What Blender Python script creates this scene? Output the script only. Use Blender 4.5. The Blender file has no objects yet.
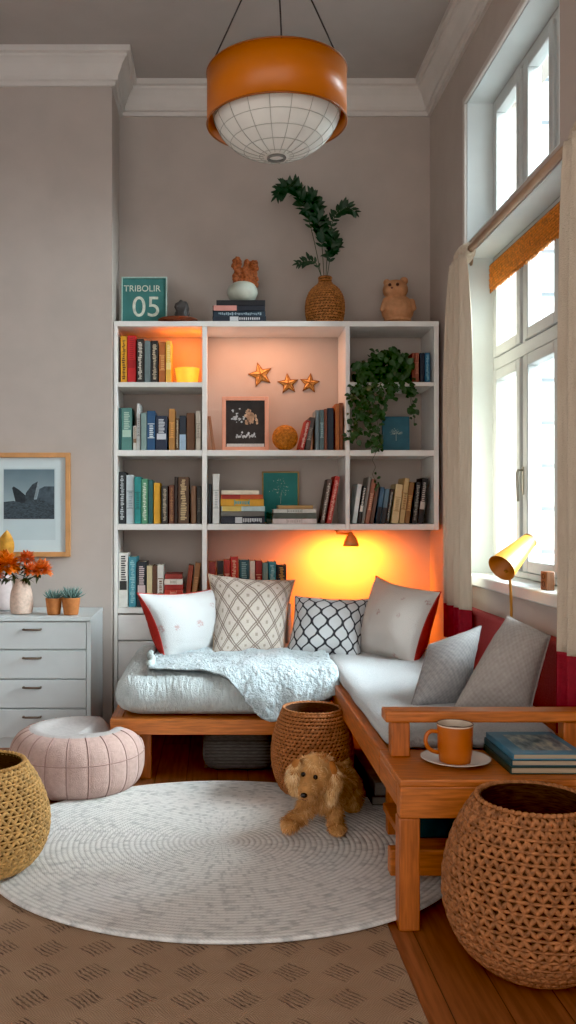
import bpy, bmesh, math, random
from mathutils import Vector, Matrix, noise
random.seed(7)
F = 900.0; CX = 217.0; CY = 515.0; EYE = 1.15
SC = bpy.context.scene
COL = SC.collection
PI = math.pi

def X(px, z): return (px - CX) * z / F
def Z(py, z): return EYE - (py - CY) * z / F
def P(px, py, z): return Vector((X(px, z), z, Z(py, z)))

# ---------------------------------------------------------------- materials
def lin(h):
    h = h.lstrip('#')
    out = []
    for i in (0, 2, 4):
        c = int(h[i:i+2], 16) / 255
        out.append(c/12.92 if c <= .04045 else ((c+.055)/1.055)**2.4)
    return (out[0], out[1], out[2], 1)

_mats = {}
def mat(hexc, rough=.6, var=.12, scale=40, bump=0.0, bscale=None, metal=0.0, stretch=(1, 1, 1), sheen=0, emit=0, detail=3):
    key = (hexc, rough, var, scale, bump, bscale, metal, stretch, sheen, emit)
    if key in _mats: return _mats[key]
    m = bpy.data.materials.new('surface_' + hexc.strip('#')); m.use_nodes = True
    nt = m.node_tree; b = nt.nodes['Principled BSDF']
    c = lin(hexc)
    tc = nt.nodes.new('ShaderNodeTexCoord')
    mp = nt.nodes.new('ShaderNodeMapping'); mp.inputs['Scale'].default_value = stretch
    nt.links.new(tc.outputs['Object'], mp.inputs['Vector'])
    nz = nt.nodes.new('ShaderNodeTexNoise'); nz.inputs['Scale'].default_value = scale; nz.inputs['Detail'].default_value = detail
    nt.links.new(mp.outputs['Vector'], nz.inputs['Vector'])
    rmp = nt.nodes.new('ShaderNodeValToRGB')
    rmp.color_ramp.elements[0].position = .3; rmp.color_ramp.elements[1].position = .7
    rmp.color_ramp.elements[0].color = tuple(max(0, x*(1-var)) for x in c[:3]) + (1,)
    rmp.color_ramp.elements[1].color = tuple(min(1, x*(1+var)) for x in c[:3]) + (1,)
    nt.links.new(nz.outputs['Fac'], rmp.inputs['Fac'])
    nt.links.new(rmp.outputs['Color'], b.inputs['Base Color'])
    b.inputs['Roughness'].default_value = rough
    b.inputs['Metallic'].default_value = metal
    if sheen: b.inputs['Sheen Weight'].default_value = sheen
    if emit:
        nt.links.new(rmp.outputs['Color'], b.inputs['Emission Color']); b.inputs['Emission Strength'].default_value = emit
    if bump:
        bn = nt.nodes.new('ShaderNodeBump'); bn.inputs['Strength'].default_value = bump; bn.inputs['Distance'].default_value = .004
        src = nz
        if bscale:
            src = nt.nodes.new('ShaderNodeTexNoise'); src.inputs['Scale'].default_value = bscale; src.inputs['Detail'].default_value = 2
            nt.links.new(mp.outputs['Vector'], src.inputs['Vector'])
        nt.links.new(src.outputs['Fac'], bn.inputs['Height'])
        nt.links.new(bn.outputs['Normal'], b.inputs['Normal'])
    _mats[key] = m
    return m

def nodes_mat(name, fn, rough=.7):
    m = bpy.data.materials.new(name); m.use_nodes = True
    nt = m.node_tree; b = nt.nodes['Principled BSDF']; b.inputs['Roughness'].default_value = rough
    fn(nt, b); return m

def mth(nt, op, a, b=None, c=None):
    n = nt.nodes.new('ShaderNodeMath'); n.operation = op
    for i, v in enumerate((a, b, c)):
        if v is None: continue
        if isinstance(v, (int, float)): n.inputs[i].default_value = v
        else: nt.links.new(v, n.inputs[i])
    return n.outputs[0]

def mixc(nt, fac, a, b):
    n = nt.nodes.new('ShaderNodeMix'); n.data_type = 'RGBA'
    if isinstance(fac, (int, float)): n.inputs[0].default_value = fac
    else: nt.links.new(fac, n.inputs[0])
    for i, v in ((6, a), (7, b)):
        if isinstance(v, tuple): n.inputs[i].default_value = v
        else: nt.links.new(v, n.inputs[i])
    return n.outputs[2]

def add_bump(nt, b, h, strength=.5, dist=.005):
    n = nt.nodes.new('ShaderNodeBump'); n.inputs['Strength'].default_value = strength; n.inputs['Distance'].default_value = dist
    nt.links.new(h, n.inputs['Height']); nt.links.new(n.outputs['Normal'], b.inputs['Normal'])

def noise_tex(nt, vec, scale, detail=3):
    n = nt.nodes.new('ShaderNodeTexNoise'); n.inputs['Scale'].default_value = scale; n.inputs['Detail'].default_value = detail
    if vec is not None: nt.links.new(vec, n.inputs['Vector'])
    return n.outputs['Fac']

def smooth_lt(nt, v, edge, w):          # 1 where v < edge
    n = nt.nodes.new('ShaderNodeMapRange'); n.interpolation_type = 'SMOOTHSTEP'
    n.inputs[1].default_value = edge - w; n.inputs[2].default_value = edge + w
    n.inputs[3].default_value = 1; n.inputs[4].default_value = 0
    nt.links.new(v, n.inputs[0]); return n.outputs[0]

def sep(nt, src):
    n = nt.nodes.new('ShaderNodeSeparateXYZ'); nt.links.new(src, n.inputs[0]); return n.outputs

# ---------------------------------------------------------------- mesh builder
class MB:
    def __init__(s): s.v = []; s.f = []; s.m = []; s.uv = {}
    def add(s, vs, fs, mi=0, M=None):
        o = len(s.v)
        s.v += [tuple(M @ Vector(p)) if M else tuple(p) for p in vs]
        s.f += [tuple(i+o for i in f) for f in fs]; s.m += [mi]*len(fs)
        return s
    def box(s, x0, x1, y0, y1, z0, z1, mi=0, M=None):
        v = [(x0,y0,z0),(x1,y0,z0),(x1,y1,z0),(x0,y1,z0),(x0,y0,z1),(x1,y0,z1),(x1,y1,z1),(x0,y1,z1)]
        return s.add(v, [(0,3,2,1),(4,5,6,7),(0,1,5,4),(1,2,6,5),(2,3,7,6),(3,0,4,7)], mi, M)
    def lathe(s, prof, seg=32, c=(0,0,0), mi=0, mis=None, M=None, sx=1, sy=1):
        v = []; f = []; ms = []
        n = len(prof)
        for r, z in prof:
            for k in range(seg):
                a = 2*PI*k/seg; v.append((c[0]+r*math.cos(a)*sx, c[1]+r*math.sin(a)*sy, c[2]+z))
        for i in range(n-1):
            for k in range(seg):
                k2 = (k+1) % seg
                f.append((i*seg+k, i*seg+k2, (i+1)*seg+k2, (i+1)*seg+k)); ms.append(mis[i] if mis else mi)
        o = len(s.v); s.add(v, f, mi, M); s.m[-len(f):] = ms
        return s
    def sphere(s, c, r, seg=12, rings=8, mi=0, M=None):
        if isinstance(r, (int, float)): r = (r, r, r)
        v = [(c[0], c[1], c[2]-r[2])]; f = []
        for i in range(1, rings):
            t = PI*i/rings
            for k in range(seg):
                a = 2*PI*k/seg
                v.append((c[0]+r[0]*math.sin(t)*math.cos(a), c[1]+r[1]*math.sin(t)*math.sin(a), c[2]-r[2]*math.cos(t)))
        v.append((c[0], c[1], c[2]+r[2]))
        for k in range(seg):
            k2 = (k+1) % seg
            f.append((0, 1+k2, 1+k))
            for i in range(rings-2):
                a = 1+i*seg; f.append((a+k, a+k2, a+seg+k2, a+seg+k))
            a = 1+(rings-2)*seg; f.append((a+k, a+k2, len(v)-1))
        return s.add(v, f, mi, M)
    def tube(s, pts, r, seg=8, closed=False, mi=0, M=None, flat=1.0):
        pts = [Vector(p) for p in pts]; n = len(pts); v = []; f = []
        up = Vector((0, 0, 1)); last = None
        for i, p in enumerate(pts):
            a = pts[(i-1) % n] if closed or i > 0 else p
            b = pts[(i+1) % n] if closed or i < n-1 else p
            t = (b-a); t = t.normalized() if t.length > 1e-9 else Vector((0,0,1))
            if last is None:
                q = up if abs(t.z) < .95 else Vector((1,0,0))
                nx = t.cross(q).normalized()
            else:
                nx = (last - t*last.dot(t))
                nx = nx.normalized() if nx.length > 1e-6 else t.orthogonal().normalized()
            last = nx; ny = t.cross(nx)
            rr = r[i] if isinstance(r, (list, tuple)) else r
            for k in range(seg):
                g = 2*PI*k/seg; v.append(p + nx*math.cos(g)*rr + ny*math.sin(g)*rr*flat)
        m = n if closed else n-1
        for i in range(m):
            j = (i+1) % n
            for k in range(seg):
                k2 = (k+1) % seg; f.append((i*seg+k, i*seg+k2, j*seg+k2, j*seg+k))
        if not closed:
            f.append(tuple(range(seg-1, -1, -1))); f.append(tuple((n-1)*seg+k for k in range(seg)))
        return s.add(v, f, mi, M)
    def grid(s, fn, nu, nv, mi=0, uv=False, flip=False):
        o = len(s.v); fo = len(s.f)
        for j in range(nv+1):
            for i in range(nu+1): s.v.append(tuple(fn(i/nu, j/nv)))
        for j in range(nv):
            for i in range(nu):
                a = o+j*(nu+1)+i; q = (a, a+1, a+nu+2, a+nu+1)
                uvq = [(i/nu, j/nv), ((i+1)/nu, j/nv), ((i+1)/nu, (j+1)/nv), (i/nu, (j+1)/nv)]
                if flip: q = q[::-1]; uvq = uvq[::-1]
                if uv: s.uv[len(s.f)] = uvq
                s.f.append(q); s.m.append(mi)
        return s
    def prism(s, poly, y0, y1, mi=0, M=None):          # polygon in xz, extruded along y
        n = len(poly)
        v = [(p[0], y0, p[1]) for p in poly] + [(p[0], y1, p[1]) for p in poly]
        f = [tuple(range(n)), tuple(range(2*n-1, n-1, -1))]
        f += [(i, n+i, n+(i+1) % n, (i+1) % n) for i in range(n)]
        return s.add(v, f, mi, M)
    def leaf(s, base, d, up, L, W, mi=0, bend=.25, fold=.15):
        d = Vector(d).normalized(); up = Vector(up)
        side = d.cross(up); side = side.normalized() if side.length > 1e-5 else d.orthogonal().normalized()
        nrm = side.cross(d).normalized(); base = Vector(base)
        v = []; rows = [(0, .12), (.3, .9), (.6, .85), (.85, .45), (1, .02)]
        for t, w in rows:
            c = base + d*(L*t) - nrm*(bend*L*t*t)
            v += [c - side*(W*.5*w) + nrm*(fold*W*w), c, c + side*(W*.5*w) + nrm*(fold*W*w)]
        f = []
        for i in range(len(rows)-1):
            a = i*3; f += [(a, a+1, a+4, a+3), (a+1, a+2, a+5, a+4)]
        return s.add(v, f, mi)
    def build(s, name, mats, parent=None, smooth=True, bevel=0, loc=None, bseg=2, angle=None):
        me = bpy.data.meshes.new(name)
        me.from_pydata(s.v, [], s.f)
        if not isinstance(mats, (list, tuple)): mats = [mats]
        for m in mats: me.materials.append(m)
        me.polygons.foreach_set('material_index', s.m)
        if s.uv:
            ul = me.uv_layers.new(name='UVMap')
            for fi, uvs in s.uv.items():
                p = me.polygons[fi]
                for k, li in enumerate(p.loop_indices): ul.data[li].uv = uvs[k]
        me.validate()
        me.update()
        o = bpy.data.objects.new(name, me); COL.objects.link(o)
        if parent: o.parent = parent
        if loc is not None: o.location = loc
        if smooth:
            me.polygons.foreach_set('use_smooth', [True]*len(me.polygons))
            if bevel or angle is not None:
                me.set_sharp_from_angle(angle=angle if angle is not None else .7)
        if bevel:
            b = o.modifiers.new('bevel', 'BEVEL'); b.width = bevel; b.segments = bseg; b.limit_method = 'ANGLE'; b.angle_limit = .6
            b.harden_normals = False
        return o

def rbox(s, x0, x1, y0, y1, z0, z1, r, n=16, mi=0, disp=None):
    """rounded box with n subdivisions, r = corner radius (rx,ry,rz)"""
    if isinstance(r, (int, float)): r = (r, r, r)
    c = Vector(((x0+x1)/2, (y0+y1)/2, (z0+z1)/2)); h = Vector(((x1-x0)/2, (y1-y0)/2, (z1-z0)/2))
    idx = {}; vs = []; fs = []
    def sp(t): # denser near the ends
        return math.sin(t*PI/2)*.55 + t*.45
    def vert(a, b, d):
        key = (round(a, 5), round(b, 5), round(d, 5))
        if key in idx: return idx[key]
        q = Vector((sp(a)*h.x, sp(b)*h.y, sp(d)*h.z)); inn = Vector((h.x-r[0], h.y-r[1], h.z-r[2]))
        base = Vector([max(-inn[i], min(inn[i], q[i])) for i in range(3)])
        e = Vector([(q[i]-base[i])/r[i] if r[i] > 0 else 0 for i in range(3)])
        if e.length > 1e-9: e.normalize()
        p = c + base + Vector([e[i]*r[i] for i in range(3)])
        nr = e if e.length > 0 else Vector((0, 0, 1))
        if disp: p = p + nr*disp(p, nr)
        idx[key] = len(vs); vs.append(p); return idx[key]
    for ax in range(3):
        for sg in (-1, 1):
            for i in range(n):
                for j in range(n):
                    q = []
                    for di, dj in ((0,0),(1,0),(1,1),(0,1)):
                        a = -1+2*(i+di)/n; b = -1+2*(j+dj)/n
                        co = [0,0,0]; co[ax] = sg; co[(ax+1)%3] = a; co[(ax+2)%3] = b
                        q.append(vert(*co))
                    fs.append(tuple(q) if sg > 0 else tuple(q[::-1]))
    s.add(vs, fs, mi); return s

# ---------------------------------------------------------------- scene helpers
def tag(o, label, cat, group=None, kind=None):
    if label: o['label'] = label
    if cat: o['category'] = cat
    if group: o['group'] = group
    if kind: o['kind'] = kind
    return o
def thing(name, label, cat, loc=(0,0,0), rotz=0, group=None):
    o = bpy.data.objects.new(name, None); COL.objects.link(o)
    o.empty_display_size = .05
    o.location = loc; o.rotation_euler = (0, 0, rotz)
    return tag(o, label, cat, group)
def struct(name, mb, m, **kw):
    o = mb.build(name, m, **kw)
    if not o.parent: o['kind'] = 'structure'
    return o

def blob(parts, voxel, smooth_it=6, disp=None):
    """parts: (a, b, ra, rb) capsules or (c, r) balls -> one continuous mesh"""
    mb = MB()
    for p in parts:
        if len(p) == 2: mb.sphere(p[0], p[1], 16, 12)
        else:
            a, b, ra, rb = Vector(p[0]), Vector(p[1]), p[2], p[3]
            n = max(2, int((b-a).length/(min(ra, rb)*.4))+1)
            for i in range(n+1):
                t = i/n; mb.sphere(a.lerp(b, t), ra+(rb-ra)*t, 14, 10)
    o = mb.build('tmp', [])
    r = o.modifiers.new('r', 'REMESH'); r.mode = 'VOXEL'; r.voxel_size = voxel
    sm = o.modifiers.new('s', 'SMOOTH'); sm.factor = .5; sm.iterations = smooth_it
    dg = bpy.context.evaluated_depsgraph_get()
    me = bpy.data.meshes.new_from_object(o.evaluated_get(dg))
    bpy.data.objects.remove(o)
    if disp:
        me.calc_loop_triangles()
        for v in me.vertices: v.co = v.co + v.normal*disp(v.co, v.normal)
    me.polygons.foreach_set('use_smooth', [True]*len(me.polygons))
    return me
def mesh_obj(name, me, m, parent=None, loc=None):
    me.name = name; me.materials.clear(); me.materials.append(m)
    o = bpy.data.objects.new(name, me); COL.objects.link(o)
    if parent: o.parent = parent
    if loc is not None: o.location = loc
    return o

def text_mesh(name, body, size, m, parent, M, extrude=.0008):
    cu = bpy.data.curves.new(name, 'FONT'); cu.body = body; cu.size = size; cu.extrude = extrude
    cu.align_x = 'CENTER'; cu.align_y = 'CENTER'
    o = bpy.data.objects.new('tmp', cu); COL.objects.link(o)
    dg = bpy.context.evaluated_depsgraph_get()
    me = bpy.data.meshes.new_from_object(o.evaluated_get(dg)); bpy.data.objects.remove(o)
    me.transform(M)
    return mesh_obj(name, me, m, parent)

# ---------------------------------------------------------------- shared materials
WALL = mat('#b6aba3', .9, .04, 6, .08, 180)
CEIL = mat('#aea7a2', .9, .03, 6)
WHITE = mat('#e2e1de', .45, .03, 12)
TRIM = mat('#cdc7c1', .6, .03, 8)
WOOD = mat('#b3652a', .42, .28, 9, .12, None, 0, (14, 1.2, 14))
WOODX = mat('#b5682c', .42, .28, 9, .12, None, 0, (1.2, 14, 14))
WOODZ = mat('#a85d26', .42, .28, 9, .12, None, 0, (14, 14, 1.2))
BRASS = mat('#b9884a', .35, .1, 30, 0, None, .8)
DARKMETAL = mat('#3a3432', .4, .1, 30, 0, None, .6)
BEDWHITE = mat('#d3dad9', .95, .10, 60, .5, 260, sheen=.2)
PAGES = mat('#d8ccb2', .9, .15, 8, 0, None, 0, (1, 1, 60))

# ================================================================= ROOM
WX = 1.247           # right wall inner face
BY = 5.27            # alcove back wall
LY = 4.90            # chimney-breast face
LX = -.5716          # left side of alcove
CH = 3.655           # ceiling
Y0 = -.7
XL = -2.1
def floor_fn(nt, b):
    g = nt.nodes.new('ShaderNodeNewGeometry'); x, y, z = sep(nt, g.outputs['Position'])
    pw = .135
    u = mth(nt, 'DIVIDE', x, pw); col = mth(nt, 'FLOOR', u); fr = mth(nt, 'FRACT', u)
    off = mth(nt, 'MULTIPLY', mth(nt, 'SINE', mth(nt, 'MULTIPLY', col, 12.9)), 7.3)
    v = mth(nt, 'DIVIDE', mth(nt, 'ADD', y, off), 1.3); row = mth(nt, 'FLOOR', v); fv = mth(nt, 'FRACT', v)
    wn = nt.nodes.new('ShaderNodeTexWhiteNoise'); wn.noise_dimensions = '2D'
    cb = nt.nodes.new('ShaderNodeCombineXYZ'); nt.links.new(col, cb.inputs[0]); nt.links.new(row, cb.inputs[1])
    nt.links.new(cb.outputs[0], wn.inputs['Vector'])
    mp = nt.nodes.new('ShaderNodeMapping'); mp.inputs['Scale'].default_value = (22, 1.6, 1)
    nt.links.new(g.outputs['Position'], mp.inputs['Vector'])
    ad = nt.nodes.new('ShaderNodeVectorMath'); ad.operation = 'ADD'
    nt.links.new(mp.outputs[0], ad.inputs[0]); nt.links.new(wn.outputs['Color'], ad.inputs[1])
    gr = noise_tex(nt, ad.outputs[0], 3, 5)
    c = mixc(nt, wn.outputs['Value'], lin('#8a5230'), lin('#a5653c'))
    c = mixc(nt, smooth_lt(nt, gr, .5, .18), c, mixc(nt, .5, c, lin('#4a2714')))
    gap = mth(nt, 'MAXIMUM', smooth_lt(nt, fr, .018, .01), smooth_lt(nt, fv, .003, .002))
    c = mixc(nt, gap, c, lin('#1e0f08'))
    nt.links.new(c, b.inputs['Base Color'])
    h = mth(nt, 'SUBTRACT', mth(nt, 'MULTIPLY', gr, .3), gap)
    add_bump(nt, b, h, .4, .003)
FLOORM = nodes_mat('floor_planks', floor_fn, .42)
struct('floor', MB().box(XL-.1, WX+.3, Y0, BY+.1, -.1, 0), FLOORM, smooth=False)
struct('ceiling', MB().box(XL-.1, WX+.3, Y0, BY+.1, CH, CH+.1), CEIL, smooth=False)
struct('wall_back', MB().box(LX, WX+.3, BY, BY+.1, 0, CH), WALL, smooth=False)
struct('wall_chimney_breast', MB().box(XL, LX, LY, BY+.1, 0, CH), WALL, smooth=False)
struct('wall_left', MB().box(XL-.1, XL, Y0, BY+.1, 0, CH), WALL, smooth=False)
# right wall with two openings
OY0, OY1 = 3.2, 4.478
LO0, LO1, UP0, UP1 = .835, 2.43, 2.50, 3.2
UY0 = 3.275
rw = MB()
T1 = WX+.30
rw.box(WX, T1, OY1, BY, 0, CH); rw.box(WX, T1, Y0, OY0, 0, CH)
rw.box(WX, T1, OY0, OY1, 0, LO0); rw.box(WX, T1, OY0, OY1, UP1, CH); rw.box(WX, T1, OY0, OY1, LO1, UP0)
rw.box(WX, T1, OY0, UY0, UP0, UP1)
struct('wall_right', rw, WALL, smooth=False)
# white reveal linings
rv = MB(); e = .004; WP = 1.372
for (a0, a1, h0, h1) in ((OY0, OY1, LO0, LO1), (UY0, OY1, UP0, UP1)):
    rv.box(WX-.002, WP, a1-e, a1, h0, h1); rv.box(WX-.002, WP, a0, a0+e, h0, h1)
    rv.box(WX-.002, WP, a0+e, a1-e, h1-e, h1); rv.box(WX-.002, WP, a0+e, a1-e, h0, h0+e)
struct('trim_5', rv, mat('#d4dbdb', .7, .02, 10), smooth=False)
# thin architrave round the upper opening
ar = MB(); w = .035
ar.box(WX-.018, WX, UY0-.02, OY1+w, UP1, UP1+w); ar.box(WX-.018, WX, OY1, OY1+w, LO1, UP1)
struct('trim_6', ar, TRIM, smooth=True, bevel=.006)

# cornice profile (distance from wall, drop below ceiling)
CP = [(0, .175), (.018, .175), (.022, .155), (.035, .150), (.037, .132), (.045, .118), (.062, .078), (.082, .052), (.088, .048), (.09, .034), (.108, .03), (.11, 0), (0, 0)]
def cornice(name, p0, p1, inward, m0, m1):
    """run from p0 to p1 (wall line), inward = unit vec off the wall; m0/m1 mitre shift per unit of offset"""
    p0 = Vector(p0); p1 = Vector(p1); t = (p1-p0).normalized(); inw = Vector(inward)
    n = len(CP); v = []
    for base, sh in ((p0, m0), (p1, m1)):
        for d, h in CP:
            q = base + inw*d + t*(sh*d); v.append((q.x, q.y, CH-h))
    f = [tuple(range(n)), tuple(range(2*n-1, n-1, -1))] + [(i, n+i, n+(i+1) % n, (i+1) % n) for i in range(n)]
    struct(name, MB().add(v, f), TRIM, smooth=False)
cornice('trim_1', (XL, LY, 0), (LX, LY, 0), (0, -1, 0), 1, 1)
cornice('trim_2', (LX, LY, 0), (LX, BY, 0), (1, 0, 0), -1, -1)
cornice('trim_3', (LX, BY, 0), (WX, BY, 0), (0, -1, 0), 1, -1)
cornice('trim_4', (WX, BY, 0), (WX, Y0, 0), (-1, 0, 0), 1, 0)

# windows -----------------------------------------------------------
FRM = mat('#b9bcba', .4, .03, 15)
def glass_fn(nt, b):
    out = nt.nodes['Material Output']
    tr = nt.nodes.new('ShaderNodeBsdfTransparent'); tr.inputs[0].default_value = (.95, .98, .97, 1)
    gl = nt.nodes.new('ShaderNodeBsdfGlossy'); gl.inputs['Roughness'].default_value = .02
    mx = nt.nodes.new('ShaderNodeMixShader'); mx.inputs[0].default_value = .05
    nt.links.new(tr.outputs[0], mx.inputs[1]); nt.links.new(gl.outputs[0], mx.inputs[2])
    nt.links.new(mx.outputs[0], out.inputs['Surface'])
GLASS = nodes_mat('window_glass', glass_fn)
def frame_rect(mb, x0, x1, a0, a1, h0, h1, w):
    mb.box(x0, x1, a0, a0+w, h0, h1); mb.box(x0, x1, a1-w, a1, h0, h1)
    mb.box(x0, x1, a0+w, a1-w, h0, h0+w); mb.box(x0, x1, a0+w, a1-w, h1-w, h1)
def window(n, a0, a1, h0, h1, mulls, trans):
    root = bpy.data.objects.new('window_%d' % n, None); COL.objects.link(root); root['kind'] = 'structure'
    root.location = (WP, (a0+a1)/2, h0)
    off = Vector(root.location)
    fm = MB(); frame_rect(fm, 0, .07, a0-off.y, a1-off.y, 0, h1-h0, .03)
    for m in mulls: fm.box(0, .07, m-.022-off.y, m+.022-off.y, .03, h1-h0-.03)
    for t in trans: fm.box(-.004, .07, a0+.03-off.y, a1-.03-off.y, t-.03-h0, t+.03-h0)
    fm.build('window_frame', FRM, root, bevel=.004)
    ys = [a0+.03] + sorted(mulls) + [a1-.03]; hs = [h0+.03] + list(trans) + [h1-.03]
    for i in range(len(ys)-1):
        for j in range(len(hs)-1):
            b0 = ys[i] + (.022 if i else 0); b1 = ys[i+1] - (.022 if i < len(ys)-2 else 0)
            c0 = hs[j] + (.03 if j else 0); c1 = hs[j+1] - (.03 if j < len(hs)-2 else 0)
            sm = MB(); frame_rect(sm, -.012, .045, b0+.003-off.y, b1-.003-off.y, c0+.003-h0, c1-.003-h0, .05)
            so = sm.build('sash', FRM, root, bevel=.005)
            pm = MB(); pm.box(.016, .022, b0+(.051)-off.y, b1-(.051)-off.y, c0+(.051)-h0, c1-(.051)-h0)
            pm.build('pane', GLASS, so, smooth=False)
    return root
w1 = window(1, OY0+e, OY1-e, LO0+.03, LO1-e, [3.56, 4.02], [1.89])
w2 = window(2, UY0+e, OY1-e, UP0+e, UP1-e, [3.62, 4.02], [])
hm = MB(); off = Vector(w1.location)
hy = 3.995-off.y
hm.box(-.016, -.004, hy-.010, hy+.010, 1.24-off.z, 1.365-off.z); hm.tube([(-.012, hy, 1.35-off.z), (-.035, hy, 1.35-off.z), (-.04, hy, 1.335-off.z), (-.036, hy, 1.21-off.z)], .007, 8)
hm.build('window_handle', mat('#8d8678', .35, .1, 30, 0, None, .7), w1, bevel=.002)
sl = MB(); sl.box(WX-.035, WP+.06, OY0-.03, OY1-.002, LO0-.02, LO0+.028)
so = struct('trim_7', sl, mat('#cfd2d0', .5, .03, 14), bevel=.006)

# building outside ---------------------------------------------------
def brick_fn(nt, b):
    tc = nt.nodes.new('ShaderNodeTexCoord'); x, y, z = sep(nt, tc.outputs['Object'])
    cb = nt.nodes.new('ShaderNodeCombineXYZ'); nt.links.new(x, cb.inputs[0]); nt.links.new(z, cb.inputs[1])
    br = nt.nodes.new('ShaderNodeTexBrick'); nt.links.new(cb.outputs[0], br.inputs['Vector'])
    br.inputs['Scale'].default_value = 1; br.inputs['Brick Width'].default_value = 1.4; br.inputs['Row Height'].default_value = .62
    br.inputs['Mortar Size'].default_value = .03
    br.inputs['Color1'].default_value = lin('#ccd0d1'); br.inputs['Color2'].default_value = lin('#c0c5c7'); br.inputs['Mortar'].default_value = lin('#737c81')
    nt.links.new(br.outputs['Color'], b.inputs['Base Color'])
bd = thing('neighbouring_building', 'pale stone building facade seen through the tall windows', 'building', (6, 13, 0))
fb = MB().box(-3.6, 6, 0, 3, 0, 9.5); fb.build('facade', nodes_mat('pale_blocks', brick_fn, .9), bd, smooth=False)
for wx in (-2.0, .6):
    for wz in (1.0, 4.6, 7.4):
        q = MB(); frame_rect2 = None
        q.box(wx-.45, wx+.45, -.08, 0, wz, wz+1.7); wo = q.build('facade_window', mat('#dfe3e4', .6, .03), bd, bevel=.01)
        MB().box(wx-.36, wx+.36, -.1, -.082, wz+.1, wz+1.6).build('pane', mat('#9aa7ad', .2, .1, 2), wo, smooth=False)
# ================================================================= BOOKCASE
KZ = 4.955
def bx(px): return X(px, KZ)
def bz(py): return Z(py, KZ)
BB = BY - .005
bc = thing('bookcase', 'tall white open bookcase built into the alcove, left column reaching the floor', 'bookcase', (bx(277), KZ, 0))
ox, oy = bc.location.x, bc.location.y
def bpart(name, x0, x1, z0, z1, y0=0, y1=None, m=WHITE):
    mb = MB().box(x0-ox, x1-ox, y0, (BB-oy) if y1 is None else y1, z0, z1)
    return mb.build(name, m, bc, bevel=.0025)
Lx0, Lx1 = bx(113.8), bx(117.6); D1a, D1b = bx(202), bx(207); D2a, D2b = bx(345.5), bx(350); Rx0, Rx1 = bx(434), bx(439)
TOP1, TOP0 = bz(321), bz(326.5)
bpart('top_board', Lx0, Rx1, TOP0, TOP1)
bpart('side_panel', Lx0, Lx1, 0, TOP0); bpart('side_panel', Rx0, Rx1, bz(530), TOP0)
bpart('divider', D1a, D1b, 0, TOP0, .001); bpart('divider', D2a, D2b, bz(530), TOP0, .001)
SH = {}
for nm, a, b, y1, y2 in (('L1', Lx1, D1a, 382, 387), ('L2', Lx1, D1a, 450, 456), ('L3', Lx1, D1a, 524, 530), ('L4', Lx1, D1a, 608, 613.5),
                         ('C1', D1b, D2a, 450, 456), ('C2', D1b, D2a, 524, 530), ('C3', D1b, bx(288), 604, 609),
                         ('R0', D2b, Rx0, 382, 386), ('R1', D2b, Rx0, 450, 456), ('R2', D2b, Rx0, 524, 530)):
    bpart('shelf', a, b, bz(y2), bz(y1), .002); SH[nm] = bz(y1)
bpart('divider', bx(288), bx(291.5), 0, bz(604), .002)
# drawer and door in the base of the left column
dr = bpart('drawer', Lx1+.003, D1a-.003, bz(640), bz(615), .004, .026)
hb = MB(); hx = (Lx1+D1a)/2-ox
hb.tube([(hx-.03, .004, bz(624)), (hx-.03, -.018, bz(624)), (hx+.03, -.018, bz(624)), (hx+.03, .004, bz(624))], .0045, 8)
hb.build('handle', DARKMETAL, dr)
do = bpart('door', Lx1+.003, D1a-.003, .06, bz(641.5), .004, .026)
MB().tube([(hx+.09, .004, .42), (hx+.09, -.018, .42), (hx+.09, -.018, .36), (hx+.09, .004, .36)], .0045, 8).build('handle', DARKMETAL, do)
bpart('plinth', Lx1, D1a, 0, .055, .02)
bpart('cabinet_board', Lx1, D1a, bz(641.5)+.0005, bz(640)-.0005, .03)

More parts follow.
